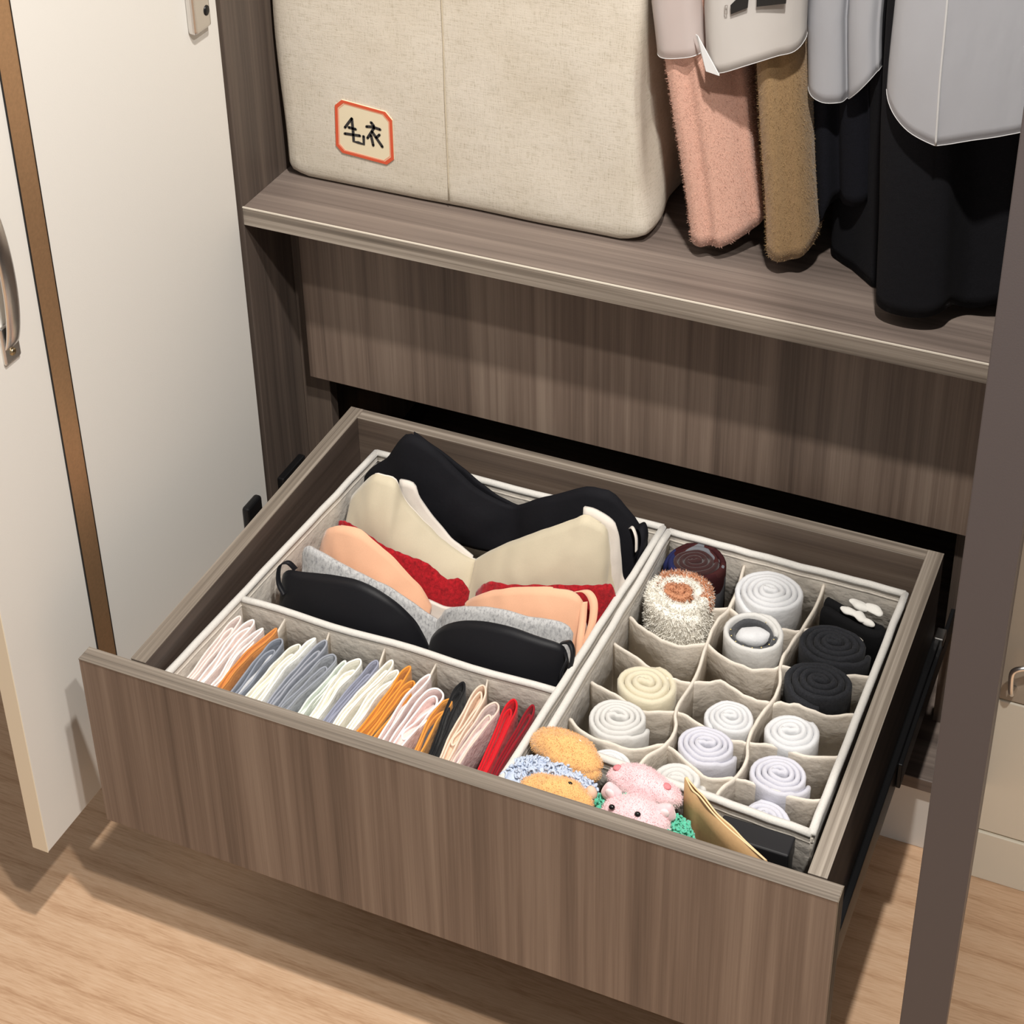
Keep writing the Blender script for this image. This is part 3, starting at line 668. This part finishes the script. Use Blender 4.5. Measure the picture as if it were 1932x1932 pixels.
# right column
bs = root('black_sock', (.310, .420, ZB+.004), 'flat folded black sock with a white bow at the back', 'socks', 'rolled socks in the pocket organizer')
pth = smooth2([(.276, .428), (.300, .419), (.330, .408), (.343, .404), (.340, .396), (.318, .398), (.292, .408), (.276, .414)], 6)
V, F = wall_strip(pth, [.380+.002*noise.noise(Vector((i*.3, 2, 1))) for i in range(len(pth))], ZB+.004, .011); normals(obj('folded_body', V, F, m_blk, bs))
m_bow = cloth('white_bow', lin((236, 234, 228)), var=.03)
for i, (x, y, z, rx, ry) in enumerate([(.3045, .4110, .3835, .0105, .0055), (.3175, .4070, .3840, .0115, .0060), (.3285, .4035, .3825, .0080, .0045), (.311, .430, .380, .013, .007), (.328, .426, .381, .011, .007)]):
    bl_ = disc_puff('bow_loop', x, y, z, rx, ry, .0035, m_bow, bs, -.35)
sock('rolled_sock', 'charcoal black rolled sock behind the frontmost black roll', m_char, .3020, .3605, .381, .0330, 1.24, .12, 3.2, seed=41)
sock('rolled_sock', 'frontmost and biggest charcoal rolled sock at the drawer side', m_char, .3035, .3000, .381, .0310, 1.29, .05, 3.0, seed=42)
sock('rolled_sock', 'white rolled sock directly in front of the black rolls', W1, .2935, .2290, .372, .0285, 1.08, .2, 2.6, r0=.006, seed=43, tail=.012)
sock('rolled_sock', 'white rolled sock with loose loops, second from the front in the right column', W2, .2995, .1700, .372, .0275, 1.16, .1, 3.2, seed=44, tail=.018)
sock('rolled_sock', 'small lilac white sock in the front right corner pocket', W2, .3030, .1220, .360, .0210, 1.45, -.5, 2.0, seed=45)

# ------------------------------------------------------------------ bras
def resample(pts, n):
    P = [Vector((a, b, 0)) for a, b in pts]; L = [0]
    for i in range(1, len(P)): L.append(L[-1]+(P[i]-P[i-1]).length)
    out = []; j = 0
    for i in range(n+1):
        s = L[-1]*i/n
        while j < len(P)-2 and L[j+1] < s: j += 1
        t = (s-L[j])/max(1e-9, L[j+1]-L[j]); q = P[j].lerp(P[j+1], t); out.append((q.x, q.y))
    return out
def bra_panel(name, top, y, zb, lean, bulge, cups, mat, parent, nv=14, thick=.004, wav=.0015, seed=0, soft=4, zbf=None, label=None, n=56):
    """upright panel below a top contour (x,z); cups = [(x centre, half width)]"""
    S = [(p.x, p.y) for p in catmull([Vector((a, b, 0)) for a, b in top], soft)]
    T = resample(S, n); V = []; F = []
    for i, (x, z) in enumerate(T):
        zlow = zbf(x) if zbf else zb
        for k in range(nv+1):
            v = k/nv; zz = zlow+(z-zlow)*v
            cb = max([0]+[max(0, 1-((x-c)/w)**2) for c, w in cups])
            d = bulge*(cb**.7)*math.sin(math.pi*min(1, .12+.80*(1-v)))
            yy = y-lean*(1-v)-d+wav*noise.noise(Vector((x*55, zz*55, seed)))
            V.append((x, yy, zz))
    m = nv+1
    for i in range(n):
        for k in range(nv): F.append([i*m+k, (i+1)*m+k, (i+1)*m+k+1, i*m+k+1])
    o = normals(obj(name, V, F, mat, parent, label=label))
    s = o.modifiers.new('thickness', 'SOLIDIFY'); s.thickness = thick; s.offset = 0
    return o, [Vector(V[i*m+nv]) for i in range(n+1)]
def ribbon(name, path, width, mat, parent, wdir=(0, 0, 1), th=.0012, n=8, closed=False):
    P = catmull([Vector(p) for p in path], n, closed); wd = Vector(wdir).normalized()*width/2; V = []; F = []
    for i, p in enumerate(P):
        a = P[max(i-1, 0)]; b = P[min(i+1, len(P)-1)]; t = (b-a).normalized(); nn = t.cross(wd); nn = nn.normalized()*th/2 if nn.length > 1e-9 else Vector((th/2, 0, 0))
        V += [p-wd-nn, p+wd-nn, p+wd+nn, p-wd+nn]
    for i in range(len(P)-1):
        for k in range(4): F.append([i*4+k, i*4+(k+1) % 4, i*4+4+(k+1) % 4, i*4+4+k])
    F += [[0, 1, 2, 3], [len(V)-4+k for k in (3, 2, 1, 0)]]
    return normals(obj(name, V, F, mat, parent))
G = 'bras standing in a row in the organizer'
def satin(name, c): return cloth(name, c, var=.06, bump=.12, scale=1200, wr=.05, sheen=.05, rough=.5)
m_bk1 = cloth('black_microfibre', lin((19, 19, 24)), var=.15, bump=.2, wr=.15, rough=.8, sheen=0)
m_bk2 = satin('black_satin', lin((20, 20, 24)))
m_beige = cloth('beige_microfibre', lin((208, 197, 172)), var=.03, bump=.15, wr=.06, sheen=.3, rough=.7)
m_lining = cloth('pale_lining', lin((226, 218, 208)), var=.03, bump=.15, wr=.1)
m_redlace = cloth('red_lace', lin((158, 20, 30)), var=.45, bump=1.0, scale=260, wr=.3)
m_peach = cloth('peach_cotton', lin((236, 184, 150)), var=.03, bump=.15, wr=.08, sheen=.3)
m_heather = cloth('grey_heather', lin((184, 184, 184)), var=.22, bump=.3, scale=420, wr=.2, fleck=lin((130, 130, 134)), aniso=(1, 1, .35))

b1 = root('bra', (-.12, .43, ZB+.003), 'black wide-strap bra at the very back of the organizer', 'bra', G)
top = [(-.3022, .366), (-.285, .392), (-.2617, .4149), (-.2440, .445), (-.2315, .4590), (-.215, .4560), (-.2019, .4500), (-.1779, .4303), (-.1489, .4051), (-.1197, .3912), (-.1001, .3871), (-.0707, .4086), (-.0371, .4297), (-.0088, .4470), (.008, .4490), (.0237, .4470), (.0473, .4219), (.060, .400), (.0645, .3880)]
o, e = bra_panel('cups', top, .435, .335, .020, .018, [(-.20, .09), (-.01, .08)], m_bk1, b1, zbf=lambda x: .330 if abs(x+.105) < .06 else .300, seed=1)
tube('edge_trim', e, .0010, m_bk1, b1, seg=6)
obk, e2 = bra_panel('back_band', [(-.235, .448), (-.19, .425), (-.15, .400), (-.12, .385), (-.09, .381), (-.06, .398), (-.03, .418), (-.005, .430)], .448, .33, .004, .004, [(-.1, .1)], m_bk1, b1, seed=2, thick=.002)
ribbon('strap', [(.052, .432, .405), (.060, .428, .412), (.066, .420, .402), (.064, .412, .380), (.058, .408, .355)], .013, m_bk1, b1, wdir=(.3, 1, .2))
ribbon('strap_lining', [(.046, .425, .408), (.052, .419, .414), (.058, .414, .406), (.060, .410, .390)], .004, m_lining, b1, wdir=(.3, 1, .2))

b2 = root('bra', (-.12, .37, ZB+.003), 'smooth beige moulded bra in front of the black wide-strap one', 'bra', G)
topL = [(-.2855, .352), (-.2866, .3805), (-.2695, .4082), (-.2504, .4319), (-.238, .434), (-.2229, .4320), (-.2150, .4100), (-.1977, .3901), (-.1715, .3641), (-.1500, .3480), (-.1353, .3398), (-.1279, .3372)]
o, eL = bra_panel('cup', topL, .385, .300, .030, .026, [(-.215, .085)], m_beige, b2, seed=4)
topR = [(-.1279, .3372), (-.0979, .3687), (-.0495, .4075), (-.0028, .4400), (.0110, .4500), (.0240, .4450), (.0340, .4380), (.0375, .415), (.0389, .3938), (.0462, .3601)]
o, eR = bra_panel('cup', topR, .385, .300, .030, .026, [(-.04, .085)], m_beige, b2, seed=5)
tube('edge_trim', eL[20:], .0012, m_lining, b2, seg=6); tube('edge_trim', eR[:40], .0012, m_beige, b2, seg=6)
lw = [(-.2235, .4250), (-.2060, .4235), (-.1970, .4040), (-.1840, .3850), (-.1650, .3630), (-.1470, .3490), (-.1330, .3400)]
bra_panel('lining_wing', lw, .388, .31, .014, .004, [(-.19, .05)], m_lining, b2, seed=6, n=24)
bra_panel('lining_wing', [(.005, .452), (.0200, .452), (.0420, .440), (.0470, .410), (.0500, .375), (.0560, .360)], .390, .31, .012, .004, [(.03, .03)], m_lining, b2, seed=7, n=24)

b3 = root('bra', (-.10, .325, ZB+.003), 'red lace bra peeking out behind the peach one', 'bra', G)
def scallop(pts, a=.0016, f=260):
    S = [(p.x, p.y) for p in catmull([Vector((x, z, 0)) for x, z in pts], 8)]
    return [(x, z+a*abs(math.sin(i*.9))) for i, (x, z) in enumerate(S)]
bra_panel('cup', scallop([(-.2760, .389), (-.2620, .3925), (-.2400, .386), (-.2130, .3758), (-.1886, .3722), (-.1596, .3674), (-.1384, .3517), (-.1214, .3544), (-.1110, .3384)]), .330, .300, .018, .016, [(-.19, .08)], m_redlace, b3, soft=1, seed=8, n=90, thick=.002)
bra_panel('cup', scallop([(-.1026, .3400), (-.0854, .3620), (-.0499, .3722), (.0081, .3912), (.0420, .3996), (.0600, .4050), (.0650, .392), (.0670, .375)]), .330, .300, .018, .016, [(-.02, .08)], m_redlace, b3, soft=1, seed=9, n=90, thick=.002)

b4 = root('bra', (-.11, .295, ZB+.003), 'plain peach bra between the red lace and grey heather ones', 'bra', G)
o, e = bra_panel('cup', [(-.2832, .3710), (-.2770, .390), (-.2694, .4060), (-.2600, .413), (-.2538, .4163), (-.2268, .4192), (-.2011, .4024), (-.1780, .3820), (-.1552, .3559), (-.1440, .3330)], .300, .300, .022, .020, [(-.21, .075)], m_peach, b4, seed=10)
tube('edge_trim', e[16:], .0012, m_peach, b4, seg=6)
o, e = bra_panel('cup', [(-.1010, .3500), (-.0786, .3728), (-.0480, .3925), (-.0135, .4066), (.0181, .4129), (.0330, .4110), (.0400, .4020), (.0420, .380), (.0440, .365)], .300, .300, .022, .020, [(-.02, .075)], m_peach, b4, seed=11)
tube('edge_trim', e[:36], .0012, m_peach, b4, seg=6)
bra_panel('centre_band', [(-.150, .336), (-.125, .332), (-.098, .345)], .303, .30, .01, 0, [], m_lining, b4, seed=12, n=12)
ribbon('strap', [(.028, .302, .406), (.042, .303, .411), (.0525, .297, .405), (.0560, .287, .390), (.0545, .276, .372), (.0500, .266, .352)], .009, m_peach, b4, wdir=(.9, .45, .25))
ribbon('strap', [(.042, .296, .402), (.045, .285, .385), (.0475, .272, .370), (.0500, .262, .352)], .008, m_peach, b4, wdir=(1, .5, .1))

b5 = root('bra', (-.11, .255, ZB+.003), 'grey heather bra directly behind the front black one', 'bra', G)
bra_panel('cup', [(-.2840, .392), (-.2781, .4044), (-.2610, .4043), (-.2181, .3932), (-.1779, .3842), (-.1501, .3713), (-.1318, .3580), (-.1178, .3500)], .262, .300, .018, .014, [(-.2, .08)], m_heather, b5, seed=13)
bra_panel('cup', [(-.1178, .3500), (-.1110, .3600), (-.1030, .3733), (-.0771, .3861), (-.0425, .3963), (-.0087, .3970), (.0248, .4002), (.0400, .3950), (.0420, .386), (.0380, .374)], .262, .300, .018, .014, [(-.03, .08)], m_heather, b5, seed=14)

b6 = root('bra', (-.11, .21, ZB+.003), 'black satin push-up bra at the front, against the divider', 'bra', G)
o, e = bra_panel('cup', [(-.2884, .372), (-.2870, .3900), (-.2780, .4000), (-.2609, .4050), (-.2170, .4163), (-.1843, .4180), (-.1528, .4060), (-.1283, .3843), (-.1165, .3619), (-.1110, .3450)], .225, .310, .022, .024, [(-.2, .092)], m_bk2, b6, seed=15, wav=.0005)
tube('edge_trim', e, .0012, m_bk2, b6, seg=6)
o, e = bra_panel('cup', [(-.1085, .3450), (-.1023, .3668), (-.0836, .3905), (-.0519, .4080), (-.0149, .4140), (.0215, .4097), (.0440, .4050), (.0500, .398), (.0530, .380), (.0535, .366)], .225, .310, .022, .024, [(-.028, .085)], m_bk2, b6, seed=16, wav=.0005)
tube('edge_trim', e, .0012, m_bk2, b6, seg=6)
bra_panel('centre_bridge', [(-.117, .352), (-.110, .344), (-.104, .350)], .222, .31, .02, 0, [], m_bk2, b6, seed=17, n=8)
ribbon('strap', [(-.272, .224, .402), (-.280, .222, .411), (-.289, .219, .405), (-.288, .212, .388), (-.278, .206, .378)], .006, m_bk2, b6, wdir=(.4, 1, .2))
ribbon('strap', [(.044, .225, .404), (.055, .222, .411), (.062, .215, .404), (.0615, .205, .386), (.058, .198, .368)], .006, m_bk2, b6, wdir=(.5, 1, .2))
ribbon('strap', [(.050, .222, .398), (.056, .212, .396), (.054, .203, .384), (.057, .197, .370)], .004, m_bk2, b6, wdir=(.5, 1, .2))

# ------------------------------------------------------------------ folded underwear
UG = 'folded underwear in the front compartment'
def brief(label, x_b, y_b, x_f, y_f, w, col, trim=None, layers=2, zt=.375, seed=0, inner=None, th=.0021, curl=0):
    rnd = random.Random(seed*7+1)
    rt = root('folded_brief', ((x_b+x_f)/2, (y_b+y_f)/2, ZB+.003), label, 'underwear', UG)
    mc = cloth('brief_cloth_%d' % seed, lin(col), var=.06, scale=900, wr=.6, sheen=.1)
    mt = cloth('brief_trim_%d' % seed, lin(trim), var=.03, scale=900, sheen=.1) if trim else mc
    mi = cloth('brief_inner_%d' % seed, lin(inner), var=.12, scale=700, wr=.8, sheen=.05) if inner else mc
    yf2 = .043
    x_f2 = x_f+(x_b-x_f)*(yf2-y_f)/(y_b-y_f)*.6
    am = rnd.uniform(.0010, .0026); p0 = rnd.uniform(0, 6)
    def cx_(t): return lerp(x_f2, x_b, t)+am*math.sin(t*5.5+p0)
    def zf(y, k): return zt-.0035*k-.006*max(0, (.10-y)/.05)
    loops = [(1.0, 0, rnd.uniform(.0, .004))] + ([(.62, 1, rnd.uniform(.010, .020))] if layers > 1 else [])
    for s_, k, back in loops:
        yb = y_b-back; ww = w*s_
        def pt(t, sd, wf): return (cx_(t)+sd*ww*wf, lerp(yf2, yb, t))
        pts = [pt(0, -1, .30), pt(.3, -1, .38+.1*rnd.random()), pt(.62, -1, .50), pt(.86, -1, .56), pt(.96, -1, .36), pt(1.0, .05, 1), pt(.95, 1, .42), pt(.84, 1, .56), pt(.6, 1, .48), pt(.3, 1, .36+.1*rnd.random()), pt(0, 1, .30)]
        pts[5] = (cx_(1), yb)
        if curl and k == 1:
            pts = pts[:8]+[(cx_(.58)+ww*.1, lerp(yf2, yb, .55)), (cx_(.4)-ww*.3, lerp(yf2, yb, .38)), (cx_(.33)+ww*.2, lerp(yf2, yb, .30)), (cx_(.45)+ww*.62, lerp(yf2, yb, .44)), (cx_(.65)+ww*.85, lerp(yf2, yb, .62))]
        pth = smooth2(pts, 5)
        Z = [zf(p[1], k)+.0026*noise.noise(Vector((p[0]*70, p[1]*45, seed*2.3+k))) for p in pth]
        V, F = wall_strip(pth, Z, ZB+.004+.01*k, th); a = normals(obj('fold', V, F, mc, rt))
        tube('waistband', [(p[0], p[1], z-.0002) for p, z in zip(pth, Z)], th*.56, mt, a, seg=6)
    # plump folded core between the loop's sides
    n = 16; V = []; F = []; m = 9
    ye = y_b-w*.55-.004
    for i in range(n+1):
        t = i/n; yy = lerp(yf2, ye, t); wd = w*(.30+.20*t)*(.35 if i in (0, n) else 1)*.9
        for q in range(m):
            u = -1+2*q/(m-1)
            x = cx_(t*.95)+u*wd
            z = zf(yy, 0)-.0045-.010*abs(u)**2.2-.006*(t**3)+.0045*noise.noise(Vector((x*140, yy*42, seed*3.1)))
            V.append((x, yy, z if q not in (0, m-1) else ZB+.006))
    for i in range(n):
        for q in range(m-1): F.append([i*m+q, (i+1)*m+q, (i+1)*m+q+1, i*m+q+1])
    normals(obj('folded_core', V, F, mi, rt))
    return rt
PK, SL, CRM, GR, OR = (228, 212, 206), (132, 138, 150), (232, 229, 215), (170, 174, 180), (222, 154, 74)
U = [("pale pink brief folded beside the organizer's left wall", -.3035, .1564, -.3080, .0707, .009, PK, (240, 226, 220), 2, .378, None, 0),
     ('second pale pink brief from the left with white piping', -.2855, .1575, -.2945, .0638, .010, PK, (244, 238, 234), 3, .380, None, 0),
     ('pale pink brief touching the orange-edged one', -.2745, .1520, -.2820, .0627, .006, (232, 220, 216), (244, 236, 232), 2, .376, None, 0),
     ('apricot orange brief, leftmost of the orange ones', -.2610, .1585, -.2700, .0800, .006, (216, 146, 84), (214, 140, 72), 2, .378, None, 0),
     ('slate blue-grey brief with pale grey inside, left of the cream loop', -.2460, .1480, -.2540, .0622, .013, SL, (142, 148, 160), 3, .377, (196, 198, 202), 0),
     ('cream brief folded right of the slate blue-grey one', -.2245, .1440, -.2350, .0610, .011, CRM, (240, 238, 226), 2, .378, None, 0),
     ('slim white brief loop standing highest near the second pocket seam', -.2130, .1585, -.2230, .0700, .005, (238, 238, 232), (244, 244, 238), 1, .380, None, 0),
     ('dark grey-blue brief standing behind the light grey one', -.2000, .1571, -.2090, .0623, .010, (142, 147, 158), (158, 162, 172), 2, .380, None, 0),
     ('light grey heather brief with open loop', -.1830, .1450, -.1960, .0628, .014, GR, (150, 155, 165), 3, .378, (120, 124, 130), 0),
     ('pale mint brief tucked between grey and cream ones', -.1690, .1430, -.1770, .0625, .006, (216, 224, 214), (226, 232, 224), 2, .374, None, 0),
     ('ivory brief left of the lilac grey one', -.1530, .1510, -.1620, .0662, .012, (236, 234, 222), (244, 242, 232), 3, .378, None, 0),
     ('lilac grey brief near the row middle', -.1360, .1530, -.1440, .0643, .009, (170, 172, 188), (150, 154, 172), 2, .378, None, 0),
     ('cream brief with tall narrow loop at the row middle', -.1200, .1580, -.1320, .0625, .008, (236, 232, 218), (244, 241, 230), 2, .381, None, 0),
     ('wide ivory brief left of the orange pair', -.1095, .1480, -.1190, .0654, .009, (238, 235, 224), (246, 243, 234), 3, .378, None, 0),
     ('bright orange brief with tall back loop', -.0965, .1563, -.1060, .0644, .007, OR, (226, 150, 62), 2, .380, None, 0),
     ('orange-edged brief with charcoal inside, left of the pink S-fold', -.0860, .1430, -.0945, .0641, .010, OR, (226, 152, 66), 2, .377, (70, 70, 72), 0),
     ('pale pink brief with white trim and tall loop', -.0745, .1566, -.0835, .0623, .007, (232, 212, 208), (246, 240, 236), 1, .380, None, 0),
     ('pink brief with white trim curled in an S-fold', -.0580, .1420, -.0660, .0603, .019, (232, 208, 204), (246, 241, 238), 2, .378, None, 1),
     ('orange and charcoal brief left of the black one', -.0415, .1370, -.0430, .0622, .009, (226, 158, 80), (224, 152, 70), 3, .376, (84, 84, 88), 0),
     ('black brief standing upright in the row', -.0350, .1580, -.0260, .0644, .009, (20, 20, 22), (24, 24, 26), 3, .380, None, 0),
     ('beige brief with rippled loops right of the black one', -.0165, .1640, -.0110, .0800, .012, (222, 194, 170), (236, 210, 190), 3, .380, None, 1),
     ('pale peach and lilac ruffled brief left of the red one', .0030, .1500, .0000, .0625, .013, (226, 208, 204), (232, 208, 194), 4, .376, None, 0),
     ('bright red brief near the right end of the row', .0235, .1540, .0300, .0616, .011, (214, 28, 40), (206, 24, 36), 3, .380, (196, 22, 34), 0),
     ('dark crimson brief at the far right end of the row', .0420, .1574, .0430, .0778, .007, (146, 20, 34), (140, 18, 32), 2, .378, None, 0)]
for i, (lb, xb, yb, xf, yf, w, col, tr, ly, zt, inn, cu) in enumerate(U):
    brief(lb, xb, yb, xf, yf, w, col, tr, ly, zt, seed=i+1, inner=inn, curl=cu)

# ------------------------------------------------------------------ plush socks, envelope, black box in the front gap
m_oplush = cloth('orange_plush', lin((232, 180, 116)), var=.08, scale=300, bump=.5, wr=.4, sheen=.6)
m_pplush = cloth('pink_plush', lin((238, 202, 206)), var=.05, scale=300, bump=.4, wr=.3, sheen=.6)
m_bcurl = cloth('blue_curl', lin((194, 206, 226)), var=.08, scale=500, bump=.6)
m_gcurl = cloth('green_curl', lin((92, 190, 160)), var=.12, scale=500, bump=.6)
m_eye = plain('black_eye', (.01, .01, .01), .15)
m_ear = plain('pink_inner', lin((220, 130, 136)), .8)
Rz = lambda a: Matrix.Rotation(a, 3, 'Z')
def curls(name, cen, rad, mat, parent, count, size, seed, rot=None, label=None):
    """curly fleece: many short coiled tufts over an ellipsoid, joined, with a solid core"""
    rnd = random.Random(seed); V = []; F = []
    bm = bmesh.new(); bmesh.ops.create_icosphere(bm, subdivisions=3, radius=1)
    for v in bm.verts:
        q = Vector((v.co.x*rad[0], v.co.y*rad[1], v.co.z*rad[2])); V.append((rot @ q if rot else q)+Vector(cen))
    F = [[v.index for v in f.verts] for f in bm.faces]; bm.free()
    for _ in range(count):
        d = Vector((rnd.gauss(0, 1), rnd.gauss(0, 1), rnd.gauss(0, 1))).normalized()
        q = Vector((d.x*rad[0], d.y*rad[1], d.z*rad[2])); q = rot @ q if rot else q; p = q+Vector(cen)
        a = Vector((rnd.gauss(0, 1), rnd.gauss(0, 1), rnd.gauss(0, 1))); u = d.cross(a).normalized(); w = d.cross(u)
        s = size*rnd.uniform(.7, 1.3); pa = []
        for k in range(6):
            an = k*1.1; pa.append(p+(u*math.cos(an)+w*math.sin(an))*s*.45+d*s*.16*k)
        v2, f2 = tube_geo(pa, s*.22, False, 5, len(V)); V += v2; F += f2
    return obj(name, V, F, mat, parent, label=label)
GP = 'plush novelty socks in the drawer front gap'
op = root('plush_sock', (.10, .085, .265), 'orange plush roll lying on top behind the blue curly one', 'plush', GP)
blob('body', (.1045, .0935, .3960), (.0385, .0200, .0165), m_oplush, op, rot=Rz(-.16), amp=.0035, fs=55, sub=5)
blob('lower_fold', (.1200, .0850, .3890), (.0240, .0150, .0140), m_oplush, op, rot=Rz(-.2), amp=.003, fs=60, sub=4)
blob('sock_leg', (.100, .080, .325), (.026, .014, .060), m_oplush, op, amp=.004, sub=3)
blob('stitch_mark', (.1150, .0975, .4105), (.0042, .0020, .0012), plain('white_stitch', lin((246, 240, 226)), .8), op, sub=2)
bp_ = root('plush_sock', (.10, .05, .265), 'pale blue curly plush with an orange face', 'plush', GP)
curls('curly_fleece', (.1040, .0650, .3830), (.0420, .0150, .0150), m_bcurl, bp_, 520, .0050, 1, Rz(-.10), 'pale blue curly fleece')
curls('curly_fleece', (.0680, .0500, .3800), (.0110, .0180, .0140), m_bcurl, bp_, 140, .0050, 2)
fuzz('fleece_ends', blob('fleece_core', (.1040, .0650, .3830), (.0425, .0155, .0155), m_bcurl, bp_, rot=Rz(-.10), sub=3), 2500, .0035, .0005, m_bcurl, bp_, 12, 1.2)
blob('face', (.1140, .0430, .3880), (.0360, .0180, .0190), m_oplush, bp_, rot=Rz(.02), amp=.004, fs=50, sub=4, label='orange plush face')
blob('eye', (.1270, .0470, .4068), (.0026, .0018, .0014), m_eye, bp_, sub=2)
blob('ear', (.1450, .0560, .3920), (.0055, .0050, .0080), plain('tan_ear', lin((226, 190, 166)), .9), bp_, amp=.002, sub=3)
blob('sock_leg', (.104, .050, .322), (.030, .016, .057), m_bcurl, bp_, amp=.003, sub=3)
pr_ = root('plush_sock', (.19, .085, .265), 'pink plush roll with red spots behind the piglet', 'plush', GP)
blob('body', (.1895, .0830, .3920), (.0405, .0165, .0170), m_pplush, pr_, rot=Rz(-.10), amp=.004, fs=40, sub=5)
blob('sock_leg', (.190, .080, .325), (.030, .014, .060), m_pplush, pr_, amp=.003, sub=3)
blob('red_spot', (.1610, .0855, .4040), (.0046, .0038, .0020), m_ear, pr_, rot=Rz(.5), sub=2)
blob('red_spot', (.2130, .0800, .4055), (.0048, .0038, .0020), m_ear, pr_, rot=Rz(-.5), sub=2)
pg = root('plush_sock', (.195, .05, .265), 'pink piglet face plush with green curly fleece around it', 'plush', GP)
curls('curly_fleece', (.1960, .0560, .3780), (.0490, .0170, .0150), m_gcurl, pg, 640, .0050, 3, Rz(-.05), 'mint green curly fleece')
curls('curly_fleece', (.2370, .0420, .3780), (.0120, .0180, .0150), m_gcurl, pg, 170, .0050, 4)
fuzz('fleece_ends', blob('fleece_core', (.1960, .0560, .3780), (.0495, .0175, .0155), m_gcurl, pg, rot=Rz(-.05), sub=3), 2500, .0035, .0005, m_gcurl, pg, 13, 1.2)
hd = blob('face', (.1950, .0430, .3910), (.0330, .0210, .0210), m_pplush, pg, rot=Rz(.02), amp=.003, fs=40, sub=5, label='pink piglet face')
for x, y, a in ((.1655, .0570, -.25), (.2215, .0535, .40)):
    er = blob('ear', (x, y, .4010), (.0105, .0060, .0120), m_pplush, pg, rot=Matrix.Rotation(a, 3, 'Y'), amp=.001, sub=4, shape=lambda q: Vector((q.x*(1-.5*max(0, q.z)), q.y, q.z)))
    blob('ear_inner', (x, y-.0046, .4035), (.0050, .0022, .0062), plain('pale_ear_inner', lin((246, 226, 226)), .8), er, rot=Matrix.Rotation(a, 3, 'Y'), sub=2)
for x, y, z in ((.1745, .0345, .4070), (.2005, .0335, .4095)): blob('eye', (x, y, z), (.0031, .0026, .0026), m_eye, pg, sub=3)
blob('sock_leg', (.195, .050, .320), (.034, .017, .055), m_gcurl, pg, amp=.003, sub=3)

for part_, cnt in ((op.children[0], 5000), (op.children[1], 2500), (pr_.children[0], 4500), (hd, 4500), ([c for c in bp_.children if c.name.startswith('face')][0], 4000)):
    fuzz('plush_pile', part_, cnt, .0022, .00022, part_.data.materials[0], part_.parent, cnt, 1.0)
kb = root('black_box', (.29, .075, .265), 'black lidded box standing between the sock organizer and drawer front', 'box')
m_bbox = plain('black_box_card', (.014, .014, .016), .45)
box('body', .269, .338, .0625, .0865, .265, .362, m_bbox, kb, bev=.001)
box('lid', .2680, .339, .0615, .0875, .3625, .384, m_bbox, kb, bev=.002, seg=3)
kf = root('kraft_envelope', (.26, .05, .265), 'open brown kraft paper envelope wedged upright against the black box', 'envelope')
m_kraft = plain('kraft_paper', lin((186, 150, 106)), .7, bump=.1, bscale=250, var=.05)
m_kraft_e = plain('kraft_edge', lin((240, 206, 160)), .7)
def paper(name, top, lean, zb=.268, th=.0008):
    T = catmull([Vector(p) for p in top], 8); V = []; F = []; nv = 6
    for p in T:
        for k in range(nv+1):
            v = k/nv; V.append((lerp(p.x+lean[0], p.x, v)+.001*math.sin(p.x*90+v*4), lerp(p.y+lean[1], p.y, v), lerp(zb, p.z, v)))
    for i in range(len(T)-1):
        for k in range(nv): F.append([i*7+k, i*7+7+k, i*7+8+k, i*7+k+1])
    o = normals(obj(name, V, F, m_kraft, kf)); s = o.modifiers.new('t', 'SOLIDIFY'); s.thickness = th
    tube('cut_edge', T, .0009, m_kraft_e, o, seg=5)
paper('front_sheet', [(.2300, .0840, .4200), (.2401, .0739, .4180), (.2487, .0704, .4160), (.2672, .0570, .4140), (.2845, .0475, .4120), (.2993, .0412, .4100), (.3260, .0285, .4080)], (.004, -.004))
paper('back_sheet', [(.2304, .0846, .4200), (.2440, .0765, .4165), (.2530, .0700, .4175), (.2700, .0590, .4130), (.2870, .0500, .4125), (.3020, .0425, .4085), (.3265, .0300, .4060)], (.004, .003))
